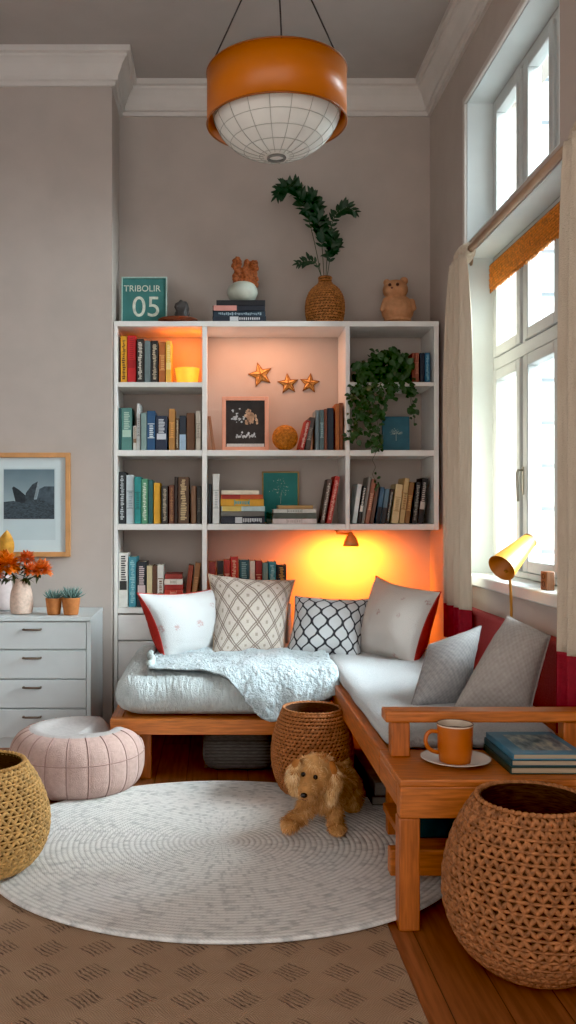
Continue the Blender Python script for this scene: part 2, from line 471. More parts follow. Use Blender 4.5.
# ---------------------------------------------------------------- books
BK = {'tall': 0}
def cover_mat(h): return mat(h, .55, .10, 25, .1, 120)
def make_book(label, w, h, d, hexc, title=None, loc=(0,0,0), tilt=0, group='', thick=None, flat=False, rotz=0, style='bands', pages=PAGES):
    """upright book, spine towards -y; origin at bottom centre of the spine. flat: lying, spine to the viewer"""
    t = thing('book', label, 'book', loc, rotz, group)
    if flat: t.rotation_euler = (0, PI/2, rotz)     # thickness becomes height
    elif tilt: t.rotation_euler = (0, tilt, rotz)
    bt = min(.0028, w*.16)
    c = MB()
    if not flat:
        c.box(-w/2, -w/2+bt, .002, d, 0, h); c.box(w/2-bt, w/2, .002, d, 0, h); c.box(-w/2+.0006, w/2-.0006, 0, bt*1.3, 0, h)
        c.build('cover', cover_mat(hexc), t, bevel=.0012)
        MB().box(-w/2+bt, w/2-bt, bt*1.3, d-.004, .003, h-.004).build('pages', pages, t, smooth=False)
    else:
        # local z' -> world x ; local x -> world -z (after 90 deg about y). Book length h runs along local z, thickness w along local x
        c.box(-w, -w+bt, .002, d, -h/2, h/2); c.box(-bt, 0, .002, d, -h/2, h/2); c.box(-w+.0006, -.0006, 0, bt*1.3, -h/2, h/2)
        c.build('cover', cover_mat(hexc), t, bevel=.0012)
        MB().box(-w+bt, -bt, bt*1.3, d-.004, -h/2+.003, h/2-.003).build('pages', pages, t, smooth=False)
    if title:
        s = MB(); y0, y1 = -.0007, .0004
        rnd = random.Random(round(w*1e4)*131 + round(h*1e4)*17 + int(title[1:], 16))
        x0 = (-w if flat else -w/2)+w*.2; x1 = (0 if flat else w/2)-w*.2
        z0, z1 = (-h*.40, h*.40) if flat else (h*.08, h*.92)
        L = z1-z0
        if style == 'bands':
            for q in (.27, .69): s.box(x0-w*.12, x1+w*.12, y0, y1, z0+L*q, z0+L*q+L*.025)
            z = z0+L*.3
            while z < z0+L*.66:
                dz = L*rnd.uniform(.02, .05); s.box(x0+w*.1, x1-w*.1*rnd.random(), y0, y1, z, z+dz); z += dz+L*.018
        elif style == 'marks':
            z = z0
            while z < z1:
                dz = L*rnd.uniform(.015, .04); a = x0+rnd.random()*(x1-x0)*.35; b = x1-rnd.random()*(x1-x0)*.35
                s.box(a, b, y0, y1, z, z+dz); z += dz+L*.014
        elif style == 'label':
            s.box(x0-w*.1, x1+w*.1, y0, y1, z0+L*.28, z0+L*.48)
            z = z0+L*.5
            while z < z1:
                dz = L*.03; s.box(x0+w*.05, x1-w*.15*rnd.random(), y0, y1, z, z+dz); z += dz+L*.02
        elif style == 'split':
            s.box(x0-w*.19, x1+w*.19, y0, y1, z0-L*.1, z0+L*.45)
        s.build('spine_title', mat(title, .6, .08, 30), t, smooth=False)
    return t

ORD = ['first', 'second', 'third', 'fourth', 'fifth', 'sixth', 'seventh', 'eighth', 'ninth', 'tenth', 'eleventh', 'twelfth', 'thirteenth', 'fourteenth']
BZY = 4.995          # spine plane of upright books
def row(shelf, place, group, items):
    for i, it in enumerate(items):
        a, b, top, hexc, desc = it[:5]; title = it[5] if len(it) > 5 else None; style = it[6] if len(it) > 6 else 'bands'
        tilt = it[7] if len(it) > 7 else 0; topc = it[8] if len(it) > 8 else None
        base = SH[shelf]
        w = (b-a)*BZY/F*.97; yy = BZY + random.uniform(-.008, .012)
        h = Z(top, BZY) - base
        cx = X((a+b)/2, BZY)
        z = base+.0008
        if tilt:
            # bottom corner rests on the shelf; (a,b) is the footprint at the base
            h = h/math.cos(tilt) - w*abs(math.tan(tilt))*.5
            z += w/2*abs(math.sin(tilt)); w *= math.cos(tilt)
        d = random.uniform(.15, .19)
        make_book('%s, %s from left %s' % (desc, ORD[i], place), w, h, d, hexc, title, (cx, yy, z), tilt, group, style=style)

row('L1', 'on top left shelf', 'books on the top left shelf', [
 (118.4, 120.2, 337, '#3a2416', 'thin dark brown book'),
 (120.4, 126.9, 336, '#d99a1e', 'yellow book with dark speckles', '#5a3a10', 'marks'),
 (127.1, 136, 335.5, '#c31a1f', 'wide bright red book', '#a01216', 'label'),
 (136.6, 143.9, 339, '#2a2420', 'black book with white marbled spine', '#cfc8ba', 'marks'),
 (144.5, 150.6, 341, '#66777a', 'plain slate grey book'),
 (150.9, 158.2, 341, '#1d1a1a', 'black book with fine pale pattern', '#b9aa90', 'marks'),
 (158.8, 165.6, 342, '#b4642a', 'tan orange book', '#d79a5a', 'bands'),
 (165.8, 171.5, 341, '#e9b64a', 'pale yellow book', '#f2d88a', 'label')])
row('L2', 'on second left shelf', 'books on the second left shelf', [
 (118.6, 121, 408, '#1f4a4c', 'thin dark teal book'),
 (121.2, 132, 408, '#4f8079', 'wide sea green book', '#a9c4b4', 'label'),
 (132.9, 136.4, 426, '#d8d4cc', 'short white book', '#8a6a50', 'label'),
 (136.6, 140.2, 403.5, '#cdd2d2', 'tall thin white book', '#9aa0a0', 'bands'),
 (141, 146.6, 413, '#7e9693', 'grey green book'),
 (146.9, 155.3, 411, '#1f4f78', 'royal blue book with white foot band', '#c8d4da', 'bands'),
 (155.6, 167.4, 416, '#1d2a40', 'wide navy book with white lettering lines', '#c9ced4', 'label'),
 (168.7, 175, 409, '#b07a3c', 'tan book with ochre head', '#d79a50', 'bands'),
 (175.6, 179, 418, '#6d5238', 'narrow brown book with cream marks', '#d8cdb4', 'marks'),
 (179.4, 186, 416, '#222b36', 'black book with light blue label', '#9fb8cc', 'split'),
 (186.4, 194.7, 413, '#6b472c', 'plain wide brown book'),
 (195.8, 200.8, 411, '#d6d2c6', 'white book beside the divider', '#a8a294', 'bands')])
row('L3', 'on third left shelf', 'books on the third left shelf', [
 (118.6, 125.6, 472, '#1e2226', 'black spiral bound book with pale rings', '#aeb6b8', 'marks'),
 (125.9, 134, 475, '#b9c6cb', 'pale blue grey book', '#8e9ca2', 'bands'),
 (134.3, 141, 477, '#1f8583', 'bright teal book', '#166664', 'bands'),
 (141.2, 147.8, 479, '#4d8d6c', 'green book with white lettering', '#cfdccb', 'marks'),
 (148.2, 152.7, 480, '#215a5c', 'narrow dark teal book'),
 (153.4, 160.3, 483, '#d8a029', 'mustard yellow book'),
 (161.2, 168.2, 486, '#29231f', 'black book with cream speckled spine', '#b8ab94', 'marks'),
 (169, 174.2, 485, '#5e3420', 'reddish brown book', '#9a6a44', 'marks'),
 (174.4, 177.6, 477, '#2c1c14', 'thin very dark brown book'),
 (177.9, 189, 477, '#553a26', 'wide brown book with cream printed spine', '#c9ae84', 'marks'),
 (191.2, 196, 486, '#8d6a50', 'plain light brown book'),
 (196.6, 201, 486, '#34322f', 'charcoal book beside the divider', '#6c6860', 'bands')])
row('L4', 'on lowest left shelf', 'books on lowest left shelf', [
 (118.6, 127.8, 553, '#dcdad4', 'tall white book with black lettering marks', '#2a2826', 'label'),
 (128.4, 136.3, 557, '#3f8b9b', 'turquoise blue book', '#8fc0c6', 'marks'),
 (136.6, 146.4, 562, '#20252c', 'black book with pink and white label', '#c8b4b4', 'label'),
 (146.8, 152.2, 566, '#cdbd94', 'cream book'),
 (152.4, 156.9, 566, '#5a3a28', 'narrow brown book'),
 (157.2, 163.4, 565, '#d9d6cf', 'white book with brown stripe', '#7a5a44', 'bands'),
 ])
def leaning(shelf, place, group, items, ord0=0):
    for i, (b0, b1, top, hexc, desc, deg, title, style) in enumerate(items):
        tilt = math.radians(deg); base = SH[shelf]
        foot = (b1-b0)*BZY/F; w = foot*math.cos(tilt)*.96
        H = Z(top, BZY)-base
        h = (H - w*abs(math.sin(tilt)))/math.cos(tilt)
        # the lower corner on the leaning side touches
        cx = X(b0, BZY) + foot/2
        make_book('%s leaning %s %s' % (desc, 'right' if deg > 0 else 'left', place), w, h, random.uniform(.15, .18), hexc, title,
                  (cx, BZY + random.uniform(-.006, .006), base+.0008+w/2*abs(math.sin(tilt))), tilt, group, style=style)
leaning('L4', 'on lowest left shelf', 'books on lowest left shelf', [
 (184.2, 189.2, 565, '#8a3a22', 'rust red book', 6, None, 'bands'),
 (190, 195.6, 563, '#a5744a', 'tan book beside the divider', 7, '#c89a6a', 'bands')])
def stack(shelf_z, zdepth, group, items, where):
    """items bottom to top: (px0, px1, thickness px, hex, desc, title, style)"""
    z = shelf_z+.0006
    for (a, b, tpx, hexc, desc, title, style) in items:
        w = tpx*zdepth/F; L = (b-a)*zdepth/F
        make_book('%s %s' % (desc, where), w, L, random.uniform(.16, .19), hexc, title, (X((a+b)/2, zdepth), zdepth+random.uniform(-.006, .008), z), 0, group, flat=True, style=style)
        z += w+.0006
    return z
stack(SH['L4'], BZY, 'flat stack on lowest left shelf', [
 (164.2, 183.4, 6, '#7a2c20', 'dark red book, bottom of flat stack', None, ''),
 (164.6, 183, 5, '#c9c2b4', 'cream book, second from bottom of flat stack', '#a89c88', 'bands'),
 (164.2, 182.6, 6, '#b43a28', 'orange red book, third from bottom of flat stack', '#d89078', 'bands'),
 (164.4, 183.2, 5, '#9c2a22', 'crimson book, fourth from bottom of flat stack', None, ''),
 (164.2, 182.6, 5.5, '#d8d2c6', 'white book, second from top of flat stack', '#b0a898', 'bands'),
 (164.8, 182, 5, '#8e3024', 'brick red book, topmost of flat stack', None, '')], 'on lowest left shelf')

# centre column, upper bay
leaning('C1', 'on upper centre shelf', 'books on the upper centre shelf', [
 (212.5, 215.6, 416, '#8a5a3a', 'thin brown board', -8, None, ''),
 (298.5, 303.8, 420, '#a02a22', 'red book with white specks', 14, '#d8b8a8', 'marks'),
 (305, 310.5, 417, '#4a4440', 'dark grey book', 8, '#8a8278', 'bands')])
row('C1', 'on upper centre shelf', 'books on the upper centre shelf', [
 (315.6, 319.2, 410, '#76868c', 'grey blue book'),
 (319.4, 324, 410, '#50686c', 'slate teal book', '#8aa0a0', 'bands'),
 (324.2, 327, 409, '#7a4632', 'thin reddish brown book'),
 (327.2, 334, 408, '#1c2a38', 'dark navy book'),
 (335.2, 339, 404, '#a5602e', 'orange brown book'),
 (339.2, 343, 403, '#7c4424', 'chestnut book beside the divider')])
# centre column, lower bay
row('C2', 'on lower centre shelf', 'books on the lower centre shelf', [
 (208.6, 211.6, 484, '#23282a', 'thin black book'),
 (212.6, 219.4, 474, '#d7d8d4', 'tall white book', '#aab0ae', 'bands')])
stack(SH['C2'], BZY, 'flat stack beside the tall white book', [
 (221, 264.8, 7.4, '#1b2130', 'black book with white lettering, bottom of left flat stack', '#c9ccd0', 'label'),
 (221, 264.4, 5, '#6e6c66', 'grey book, second from bottom of left flat stack', None, ''),
 (221.4, 265, 5, '#b9ced0', 'pale blue and yellow book, third from bottom of left flat stack', '#d8c06a', 'split'),
 (220.6, 263.8, 7, '#d39a26', 'yellow book with teal band, third from top of left flat stack', '#4f9a98', 'bands'),
 (221, 263, 4.4, '#c4562a', 'orange book, second from top of left flat stack', '#9c2c24', 'split'),
 (221.5, 259, 4.2, '#ddd3bc', 'cream book, topmost of left flat stack', None, '')], 'on lower centre shelf')
stack(SH['C2'], BZY-.01, 'flat stack before the teal framed board', [
 (272.6, 316.6, 5.2, '#d8c9c6', 'pale pink book, bottom of right flat stack', '#b8a8a4', 'bands'),
 (273, 316, 5.4, '#4b5148', 'dark olive book, second from bottom of right flat stack', None, ''),
 (273.4, 316.4, 4, '#c4c6c0', 'light grey book, second from top of right flat stack', '#90948c', 'bands'),
 (278, 313, 3.6, '#a98550', 'gold brown book, topmost of right flat stack', None, '')], 'on lower centre shelf')
leaning('C2', 'on lower centre shelf', 'books on the lower centre shelf', [
 (320.2, 324.8, 479, '#5a4a44', 'dark book with pale specks', 10, '#c8c0b4', 'marks'),
 (326.2, 331.6, 476, '#b0302a', 'red book with white specks', 10.5, '#e0b0a0', 'marks')])
row('C3', 'behind the pillows', 'books behind the pillows', [
 (209, 215.6, 562, '#7c2824', 'dark red book', '#b87a60', 'bands'),
 (217, 223.4, 561, '#221f22', 'black book', '#8a7a60', 'bands'),
 (224, 230.3, 560, '#a8322a', 'red book', '#d89a80', 'bands'),
 (230.6, 238, 557, '#bf2c26', 'tall bright red book', '#e0b090', 'marks'),
 (239, 249.3, 560, '#24505a', 'wide dark teal book', '#7fa0a0', 'label'),
 (249.6, 255, 561, '#d0c8b8', 'cream book'),
 (255.3, 262.3, 561, '#8e2420', 'crimson book', '#c08a6a', 'bands'),
 (262.6, 268, 563, '#718a84', 'grey green book'),
 (268.6, 276.4, 562, '#2f7c88', 'teal book', '#8fc0c4', 'marks'),
 (277, 286.6, 565, '#1d1a18', 'black book with gold marks', '#b08a40', 'marks')])
# right column
row('R0', 'beside the ivy', 'books on the small upper right shelf', [
 (412, 415, 353, '#8a4634', 'thin terracotta book'),
 (415.3, 419.4, 352.6, '#93523e', 'reddish tan book', '#b87a60', 'bands'),
 (419.8, 424.6, 353, '#1b2230', 'dark navy book'),
 (425, 430, 353, '#2c6a8a', 'blue book with pale spine marks', '#88b4c4', 'marks')])
leaning('R2', 'on lower right shelf', 'leaning books on the lower right shelf', [
 (352.2, 356.8, 484, '#d2dcdc', 'first from left, white book', 8, None, ''),
 (357.2, 361, 486, '#1f2224', 'second from left, black book with white lettering marks', 9, '#d0d0c8', 'label'),
 (361.4, 364.4, 477, '#8a8680', 'third from left, grey book', 9, None, ''),
 (364.8, 369.4, 479, '#9a6450', 'fourth from left, reddish brown book', 9.5, '#c89a80', 'bands'),
 (369.8, 373.6, 484, '#5e4438', 'fifth from left, dark brown book', 9.5, None, ''),
 (375.4, 380, 487, '#41617a', 'sixth from left, steel blue book', 8, '#1d1f22', 'split'),
 (380.4, 385, 489, '#56707f', 'seventh from left, blue grey book', 8, '#24262a', 'split'),
 (385.4, 389, 489, '#1f1c1c', 'eighth from left, black book with pale specks', 8.5, '#a8a49a', 'marks'),
 (391, 398.4, 484, '#c8b48a', 'ninth from left, wide cream book', 7.5, '#a08a60', 'bands'),
 (398.8, 404, 478, '#b89c6c', 'tenth from left, tall cream tan book', 7.5, '#8a6c40', 'bands'),
 (404.4, 409.6, 482, '#80592f', 'eleventh from left, brown book', 7.5, '#b08a50', 'bands'),
 (411.4, 416.8, 482, '#1c1b1d', 'twelfth from left, black book with grey marks', 6.5, '#8a8880', 'marks'),
 (417.2, 423.4, 478, '#161618', 'thirteenth and last from left, tall black book', 6.5, '#b0aca4', 'label')])
# stack under the bowl on the bookcase top
tz = stack(TOP1, 4.972, 'dark books under the white bowl', [
 (212.6, 266, 5.4, '#182634', 'navy book with white lettering marks, bottom of four', '#c8ccd0', 'label'),
 (213.4, 265.4, 5.2, '#1b3040', 'blue black book with pale marks, second from bottom of four', '#8ea4b0', 'marks'),
 (212.6, 265, 5.4, '#191f2b', 'black book with pink and white band, second from top of four', '#c88a80', 'split'),
 (216.4, 265.2, 5.4, '#14161c', 'plain black book, topmost of four', None, '')], 'under the pale bowl')

# ---------------------------------------------------------------- things in and on the bookcase
def frame_thing(name, label, cat, p0, p1, zd, fw, dp, fcol, inner, tilt=0, group=None, glass=False, base=None):
    """upright framed board between pixel corners p0 (top left) and p1 (bottom right) at depth zd; origin at bottom centre"""
    x0, x1 = X(p0[0], zd), X(p1[0], zd); z1, z0 = Z(p0[1], zd), Z(p1[1], zd)
    if base is not None: z0 = base
    t = thing(name, label, cat, ((x0+x1)/2, zd, z0), 0, group)
    t.rotation_euler = (-tilt, 0, 0)
    W, H = x1-x0, z1-z0
    fm = MB(); fm.box(-W/2, -W/2+fw, -dp, 0, 0, H); fm.box(W/2-fw, W/2, -dp, 0, 0, H)
    fm.box(-W/2+fw, W/2-fw, -dp, 0, 0, fw); fm.box(-W/2+fw, W/2-fw, -dp, 0, H-fw, H)
    fm.build('frame', fcol, t, bevel=.0015)
    MB().box(-W/2+fw*.8, W/2-fw*.8, -dp*.5, -.001, fw*.8, H-fw*.8).build('board', inner, t, smooth=False)
    return t, W, H
TEAL = mat('#2f6e6c', .7, .12, 12)
CHALK = mat('#c9d2c4', .8, .2, 60)
MF = Matrix.Rotation(PI/2, 4, 'X')     # text/flat shapes -> facing -y
# teal sign
t, W, H = frame_thing('chalk_sign', 'teal sign with chalk lettering and large 05 at left on top of bookcase', 'sign', (121.5, 277), (167, 320), 5.1, .0065, .018, mat('#a9c4bc', .6, .1), mat('#3d7672', .8, .15, 14), tilt=.05, base=TOP1+.002)
yt = -.0102
text_mesh('lettering', 'TRIBOLIR', .050, CHALK, t, Matrix.Translation((-.012, yt, H*.76)) @ MF)
text_mesh('numerals', '05', .165, CHALK, t, Matrix.Translation((.012, yt, H*.37)) @ MF, .001)
# dish with dark figure
zd = 5.03
ds = tag(MB().lathe([(0, 0), (.045, 0), (.07, .004), (.105, .016), (.112, .02), (.108, .022), (.085, .014), (.05, .009), (0, .008)], 40).build('dish', mat('#7a4128', .8, .3, 50, .6, 90)), 'flat brown carved dish on top of bookcase beside the teal sign', 'dish')
ds.location = (X(178, zd), zd, TOP1+.0005)
bm_ = blob([((0, 0, .030), .030), ((.004, 0, .055), .027), ((-.012, -.012, .064), .018), ((.016, -.01, .078), .009), ((-.004, -.01, .082), .010), ((-.022, -.02, .058), .010), ((-.018, -.012, .012), .014), ((.018, -.012, .012), .014)], .006, 3, lambda p, n: .003*noise.noise(p*70))
fg = tag(mesh_obj('bird_figurine', bm_, mat('#3a3533', .55, .3, 60, .4, 120)), 'small dark carved bird figurine standing on the brown dish', 'figurine')
fg.location = (X(182, zd), zd, TOP1+.0115); fg.scale = (1.4, 1.4, 1.3)
# bowl vase
zd = 5.05
bowl = tag(MB().lathe([(0, .001), (.035, 0), (.05, .004), (.074, .024), (.086, .052), (.084, .076), (.068, .1), (.052, .11), (.046, .112), (.044, .108), (.055, .09), (.06, .05), (.04, .02), (0, .015)], 40).build('round_bowl', mat('#b9bfb2', .6, .08, 30, .15, 160)), 'round pale celadon bowl standing on the dark book stack', 'bowl')
bowl.location = (X(242.5, zd), zd, tz)
cor = []
rc = random.Random(3)
for cx_, hh in ((-.046, .135), (.010, .12), (.05, .115)):
    for q in range(26):
        a = rc.uniform(0, 2*PI); zz = rc.uniform(-.01, hh); r_ = .022*(1-.4*zz/hh)
        cor.append(((cx_+r_*math.cos(a), r_*math.sin(a)*.9, zz), rc.uniform(.009, .016)))
    cor.append(((cx_, 0, -.01), (cx_*.9, 0, hh), .02, .014))
cor += [((-.045, 0, -.002), (.045, 0, -.002), .022, .022), ((-.02, 0, .03), (.03, 0, .03), .02, .02)]
cb_ = blob(cor, .005, 2, lambda p, n: .005*noise.noise(p*90))
co = tag(mesh_obj('dried_pod_arrangement', cb_, mat('#96532c', .85, .5, 90, .8, 150)), 'bumpy rust brown dried pods rising from the pale bowl', 'ornament')
co.location = (X(245, zd), zd, tz+.114)
# woven vase and branches
def stitch(mb, c, t1, t2, nrm, a, b, d, seg=6):
    """ellipsoid: half-length a along t1, b along t2, d along nrm"""
    v = []; f = []
    rows = ((-.95, .3), (-.55, .85), (0, 1), (.55, .85), (.95, .3))
    for q, w in rows:
        for k in range(seg):
            g = 2*PI*k/seg
            v.append(c + t1*(a*q) + t2*(b*w*math.cos(g)) + nrm*(d*w*math.sin(g)))
    n = len(rows)
    for i in range(n-1):
        for k in range(seg):
            k2 = (k+1) % seg; f.append((i*seg+k, i*seg+k2, (i+1)*seg+k2, (i+1)*seg+k))
    f.append(tuple(range(seg-1, -1, -1))); f.append(tuple((n-1)*seg+k for k in range(seg)))
    mb.add(v, f)
def resample(prof, n):
    L = [0]
    for i in range(1, len(prof)): L.append(L[-1]+math.hypot(prof[i][0]-prof[i-1][0], prof[i][1]-prof[i-1][1]))
    out = []
    for j in range(n):
        s = L[-1]*j/(n-1); i = 1
        while i < len(L)-1 and L[i] < s: i += 1
        u = (s-L[i-1])/max(1e-9, L[i]-L[i-1])
        out.append((prof[i-1][0]+(prof[i][0]-prof[i-1][0])*u, prof[i-1][1]+(prof[i][1]-prof[i-1][1])*u))
    return out
def smooth_prof(prof, it=2):
    for _ in range(it):
        q = [prof[0]]
        for i in range(len(prof)-1):
            a, b = prof[i], prof[i+1]
            q += [(a[0]*.75+b[0]*.25, a[1]*.75+b[1]*.25), (a[0]*.25+b[0]*.75, a[1]*.25+b[1]*.75)]
        prof = q+[prof[-1]]
    return prof
def weave(prof, rows, per, style, r_gap=1.0, jit=.12, seed=1):
    rd = random.Random(seed)
    pf = resample(prof, rows+1); mb = MB()
    L = sum(math.hypot(prof[i][0]-prof[i-1][0], prof[i][1]-prof[i-1][1]) for i in range(1, len(prof)))
    dh = L/rows
    for i in range(rows):
        r0, z0 = pf[i]; r1, z1 = pf[i+1]
        r = (r0+r1)/2; z = (z0+z1)/2
        m = Vector((r1-r0, 0, z1-z0)).normalized()
        cnt = per
        for k in range(cnt):
            a = 2*PI*(k + (.5 if i % 2 and style != 'rib' else 0) + rd.uniform(-jit, jit)*.3)/cnt
            er = Vector((math.cos(a), math.sin(a), 0)); et = Vector((-math.sin(a), math.cos(a), 0))
            em = er*m.x + Vector((0, 0, m.z)); en = er*m.z - Vector((0, 0, m.x))
            c = er*r + Vector((0, 0, z)) + en*rd.uniform(-.0006, .0006)
            wid = 2*PI*r/cnt
            if style == 'crochet':
                for sg in (-1, 1):
                    t1 = (em*math.cos(.75) + et*(sg*math.sin(.75))).normalized(); t2 = en.cross(t1)
                    stitch(mb, c + et*(sg*wid*.23+rd.uniform(-.06, .06)*wid) + em*(rd.uniform(-.08, .08)*dh), t1, t2, en, dh*.62, dh*.25, dh*.28)
                # cord along the row
            elif style == 'twine':
                t1 = (et*math.cos(.45) + em*math.sin(.45)).normalized(); t2 = en.cross(t1)
                stitch(mb, c, t1, t2, en, wid*.66, dh*.44, dh*.40)
            elif style == 'rib':
                stitch(mb, c, et, em, en, wid*.55, dh*.36, dh*.4)
        if style == 'crochet':
            rr = r0
            pts = [Vector((math.cos(2*PI*k/60)*(rr+.0), math.sin(2*PI*k/60)*rr, z0)) for k in range(60)]
            mb.tube(pts, dh*.17, 5, closed=True)
    return mb
def wicker_mat(hexc, var=.35): return mat(hexc, .75, var, 70, .4, 200)
zd = 5.075
VX, VZ = X(325, zd), TOP1+.0006
vs = thing('woven_vase', 'golden brown woven wicker vase on top of bookcase', 'vase', (VX, zd, VZ))
vp = smooth_prof([(r_*1.0, z_*1.055) for r_, z_ in [(.0, .002), (.085, .002), (.092, .006), (.106, .05), (.109, .10), (.102, .15), (.075, .195), (.042, .215), (.033, .225), (.032, .255), (.036, .26)]])
weave(vp[4:], 22, 40, 'twine', seed=5).build('woven_wall', wicker_mat('#ad7340', .5), vs)
MB().lathe([(r*.97, z) for r, z in vp] + [(.028, .272), (.028, .1), (0, .1)], 36).build('inner_shell', mat('#4a2c14', .9, .2), vs)
def branch_leaves(mb, pts, n, L, W, rd, tip=True):
    pts = [Vector(p) for p in pts]
    for i in range(n):
        s = (.25 + .75*i/max(1, n-1))*(len(pts)-1); k = min(len(pts)-2, int(s)); u = s-k
        p = pts[k].lerp(pts[k+1], u); t = (pts[k+1]-pts[k]).normalized()
        for sg in (-1, 1):
            side = t.cross(Vector((0, -1, 0))).normalized()*sg
            d = (t*.75 + side*rd.uniform(.5, .95) + Vector((0, rd.uniform(-.5, .3), rd.uniform(-.15, .2)))).normalized()
            sc = 1-.45*abs(2*i/max(1, n-1)-1)
            mb.leaf(p, d, (rd.uniform(-.3, .3), -1, .3), L*sc*rd.uniform(.8, 1.15), W*sc, bend=rd.uniform(.05, .3))
    mb.leaf(pts[-1], (pts[-1]-pts[-2]), (0, -1, .2), L*.7, W*.6)
GREEN = mat('#24402a', .5, .35, 25)
STEM = mat('#33452a', .6, .2, 30)
rd = random.Random(11)
k = zd
def vpt(px, py, dy=0): q = P(px, py, zd); return (q.x-VX, dy, q.z-VZ)
for nm, pts, n, L, W, lab in (
    ('a', [(321, 268), (314, 240), (308, 215), (301, 196), (291, 187), (282, 190), (277, 196)], 20, .085, .030, 'long leafy branch arching to the upper left from the woven vase'),
    ('b', [(324, 268), (322, 245), (320, 228), (314, 205), (311, 196)], 20, .085, .036, 'dense upright leafy branch in the middle of the woven vase'),
    ('c', [(326, 268), (328, 245), (332, 222), (339, 211), (347, 208), (354, 212)], 15, .070, .028, 'leafy branch reaching right from the woven vase'),
    ('d', [(323, 268), (316, 262), (308, 260), (299, 263)], 8, .06, .024, 'short low branch hanging left over the woven vase'),
    ('e', [(327, 268), (330, 255), (333, 246), (332, 236)], 13, .08, .036, 'short bushy branch right of centre in the woven vase')):
    br = thing('leafy_branch', lab, 'branch', (VX, zd, VZ+.2), 0, 'leafy branches in the woven vase')
    pw = [Vector(vpt(px, py, rd.uniform(-.03, .02)*(j > 0))) - Vector((0, 0, .2)) for j, (px, py) in enumerate(pts)]
    pw[0] = Vector((pw[0].x*.5, 0, .03))
    sp = []
    for a_, b_ in zip(pw[:-1], pw[1:]): sp += [a_.lerp(b_, q/4) for q in range(4)]
    sp.append(pw[-1])
    for _ in range(2): sp = [sp[0]] + [(sp[i-1]+sp[i]*2+sp[i+1])/4 for i in range(1, len(sp)-1)] + [sp[-1]]
    MB().tube([sp[0]-Vector((0, 0, .06))]+sp, .0022, 6).build('stem', STEM, br)
    fm = MB(); branch_leaves(fm, sp, n, L, W, rd)
    if nm in 'abe':
        for _ in range(46):
            q = sp[int(rd.uniform(.35, .98)*(len(sp)-1))]
            fm.leaf(q, (rd.uniform(-1, 1), rd.uniform(-1, .4), rd.uniform(-.2, 1)), (0, -1, rd.random()), L*rd.uniform(.5, .9), W*.9, bend=.2)
    fm.build('leaves', GREEN, br)
# bear figurine
zd = 5.05
bear = thing('bear_figurine', 'tan ceramic bear figurine at the right end on top of bookcase', 'figurine', (X(397.5, zd), zd, TOP1+.0006), 0)
kk = zd/F
bp = [((0, 0, .078), (.092, .084, .078)), ((0, 0, .10), (.085, .078, .066)), ((-.014, -.008, .192), (.072, .064, .056)), ((-.045, -.03, .183), (.038, .044, .038)),
      ((-.060, .002, .236), .020), ((.036, .002, .244), .024),
      ((-.070, -.035, .125), (-.094, -.05, .075), .021, .015), ((.074, -.03, .12), (.084, -.045, .08), .018, .013), ((0, 0, .02), (.078, .072, .02))]
mesh_obj('body', blob(bp, .005, 3), mat('#bb8761', .7, .12, 40, .3, 220), bear)
for ex, ey, ez in ((-.056, -.066, .206), (-.014, -.071, .208)):
    eb = MB(); eb.sphere((ex, ey, ez), .0095); eb.build('eye', mat('#3a1712', .3, .05), bear)
eb = MB(); eb.sphere((-.046, -.076, .187), (.007, .006, .005)); eb.build('nose', mat('#5a2a20', .4, .05), bear)
# stars
def star(px, py, rpx, rot, lab):
    zw = BY
    c = P(px, py, zw); R = rpx*zw/F
    t = thing('star_ornament', lab, 'star', (c.x, BY-.001, c.z), 0, 'woven gold stars')
    pts = []
    for i in range(10):
        a = PI/2 + rot + i*PI/5; r = R if i % 2 == 0 else R*.44
        pts.append((r*math.cos(a), r*math.sin(a)))
    m = MB(); v = [(x, -.003, z) for x, z in pts] + [(0, -.028, 0)] + [(x, 0, z) for x, z in pts]
    f = [(i, 10, (i+1) % 10) for i in range(10)] + [(i, (i+1) % 10, 11+(i+1) % 10, 11+i) for i in range(10)]
    m.add(v, f); m.build('star_body', wicker_mat('#d9a560', .5), t, smooth=False)
    r = MB(); r.tube([(x, -.004, z) for x, z in pts], .0035, 6, closed=True)
    for i in range(0, 10, 2):
        x, z = pts[i]; r.tube([(x, -.005, z), (0, -.03, 0)], .002, 5)
    r.build('rim', wicker_mat('#8e5a26'), t)
star(260.5, 375, 12.5, .25, 'largest woven gold star, left of three on the wall above the pink frame')
star(288, 384, 10.5, .1, 'middle woven gold star of three on the shelf wall')
star(309.5, 383.5, 10, -.1, 'right woven gold star of three above the upright books')
# pink frame
t, W, H = frame_thing('picture_frame', 'pink picture frame holding a dark print on the upper centre shelf', 'picture', (222, 396.5), (268.7, 450), 5.06, .022, .016, mat('#d79a80', .6, .06, 20), mat('#2c2928', .8, .35, 20), tilt=.06, base=SH['C1']+.002)
dm = MB(); rg = random.Random(5)
def disc(mb, x, z, rx, rz, y=-.0092, n=12, wob=.25):
    mb.add([(x, y, z)] + [(x+rx*math.cos(2*PI*i/n)*(1+rg.uniform(-wob, wob)), y, z+rz*math.sin(2*PI*i/n)*(1+rg.uniform(-wob, wob))) for i in range(n)], [(0, 1+i, 1+(i+1) % n) for i in range(n)])
for _ in range(46): disc(dm, .026+max(-.04, min(.04, rg.gauss(0, .018))), H*.62+max(-.06, min(.06, rg.gauss(0, .028))), rg.uniform(.004, .009), rg.uniform(.004, .009))
disc(dm, .028, H*.62, .022, .032)
dm.build('pale_figure', mat('#c9a588', .8, .4, 60), t, smooth=False)
dm = MB()
for _ in range(26): disc(dm, -.045+rg.uniform(-.03, .04), H*.60+rg.gauss(0, .018), rg.uniform(.003, .008), rg.uniform(.002, .006))
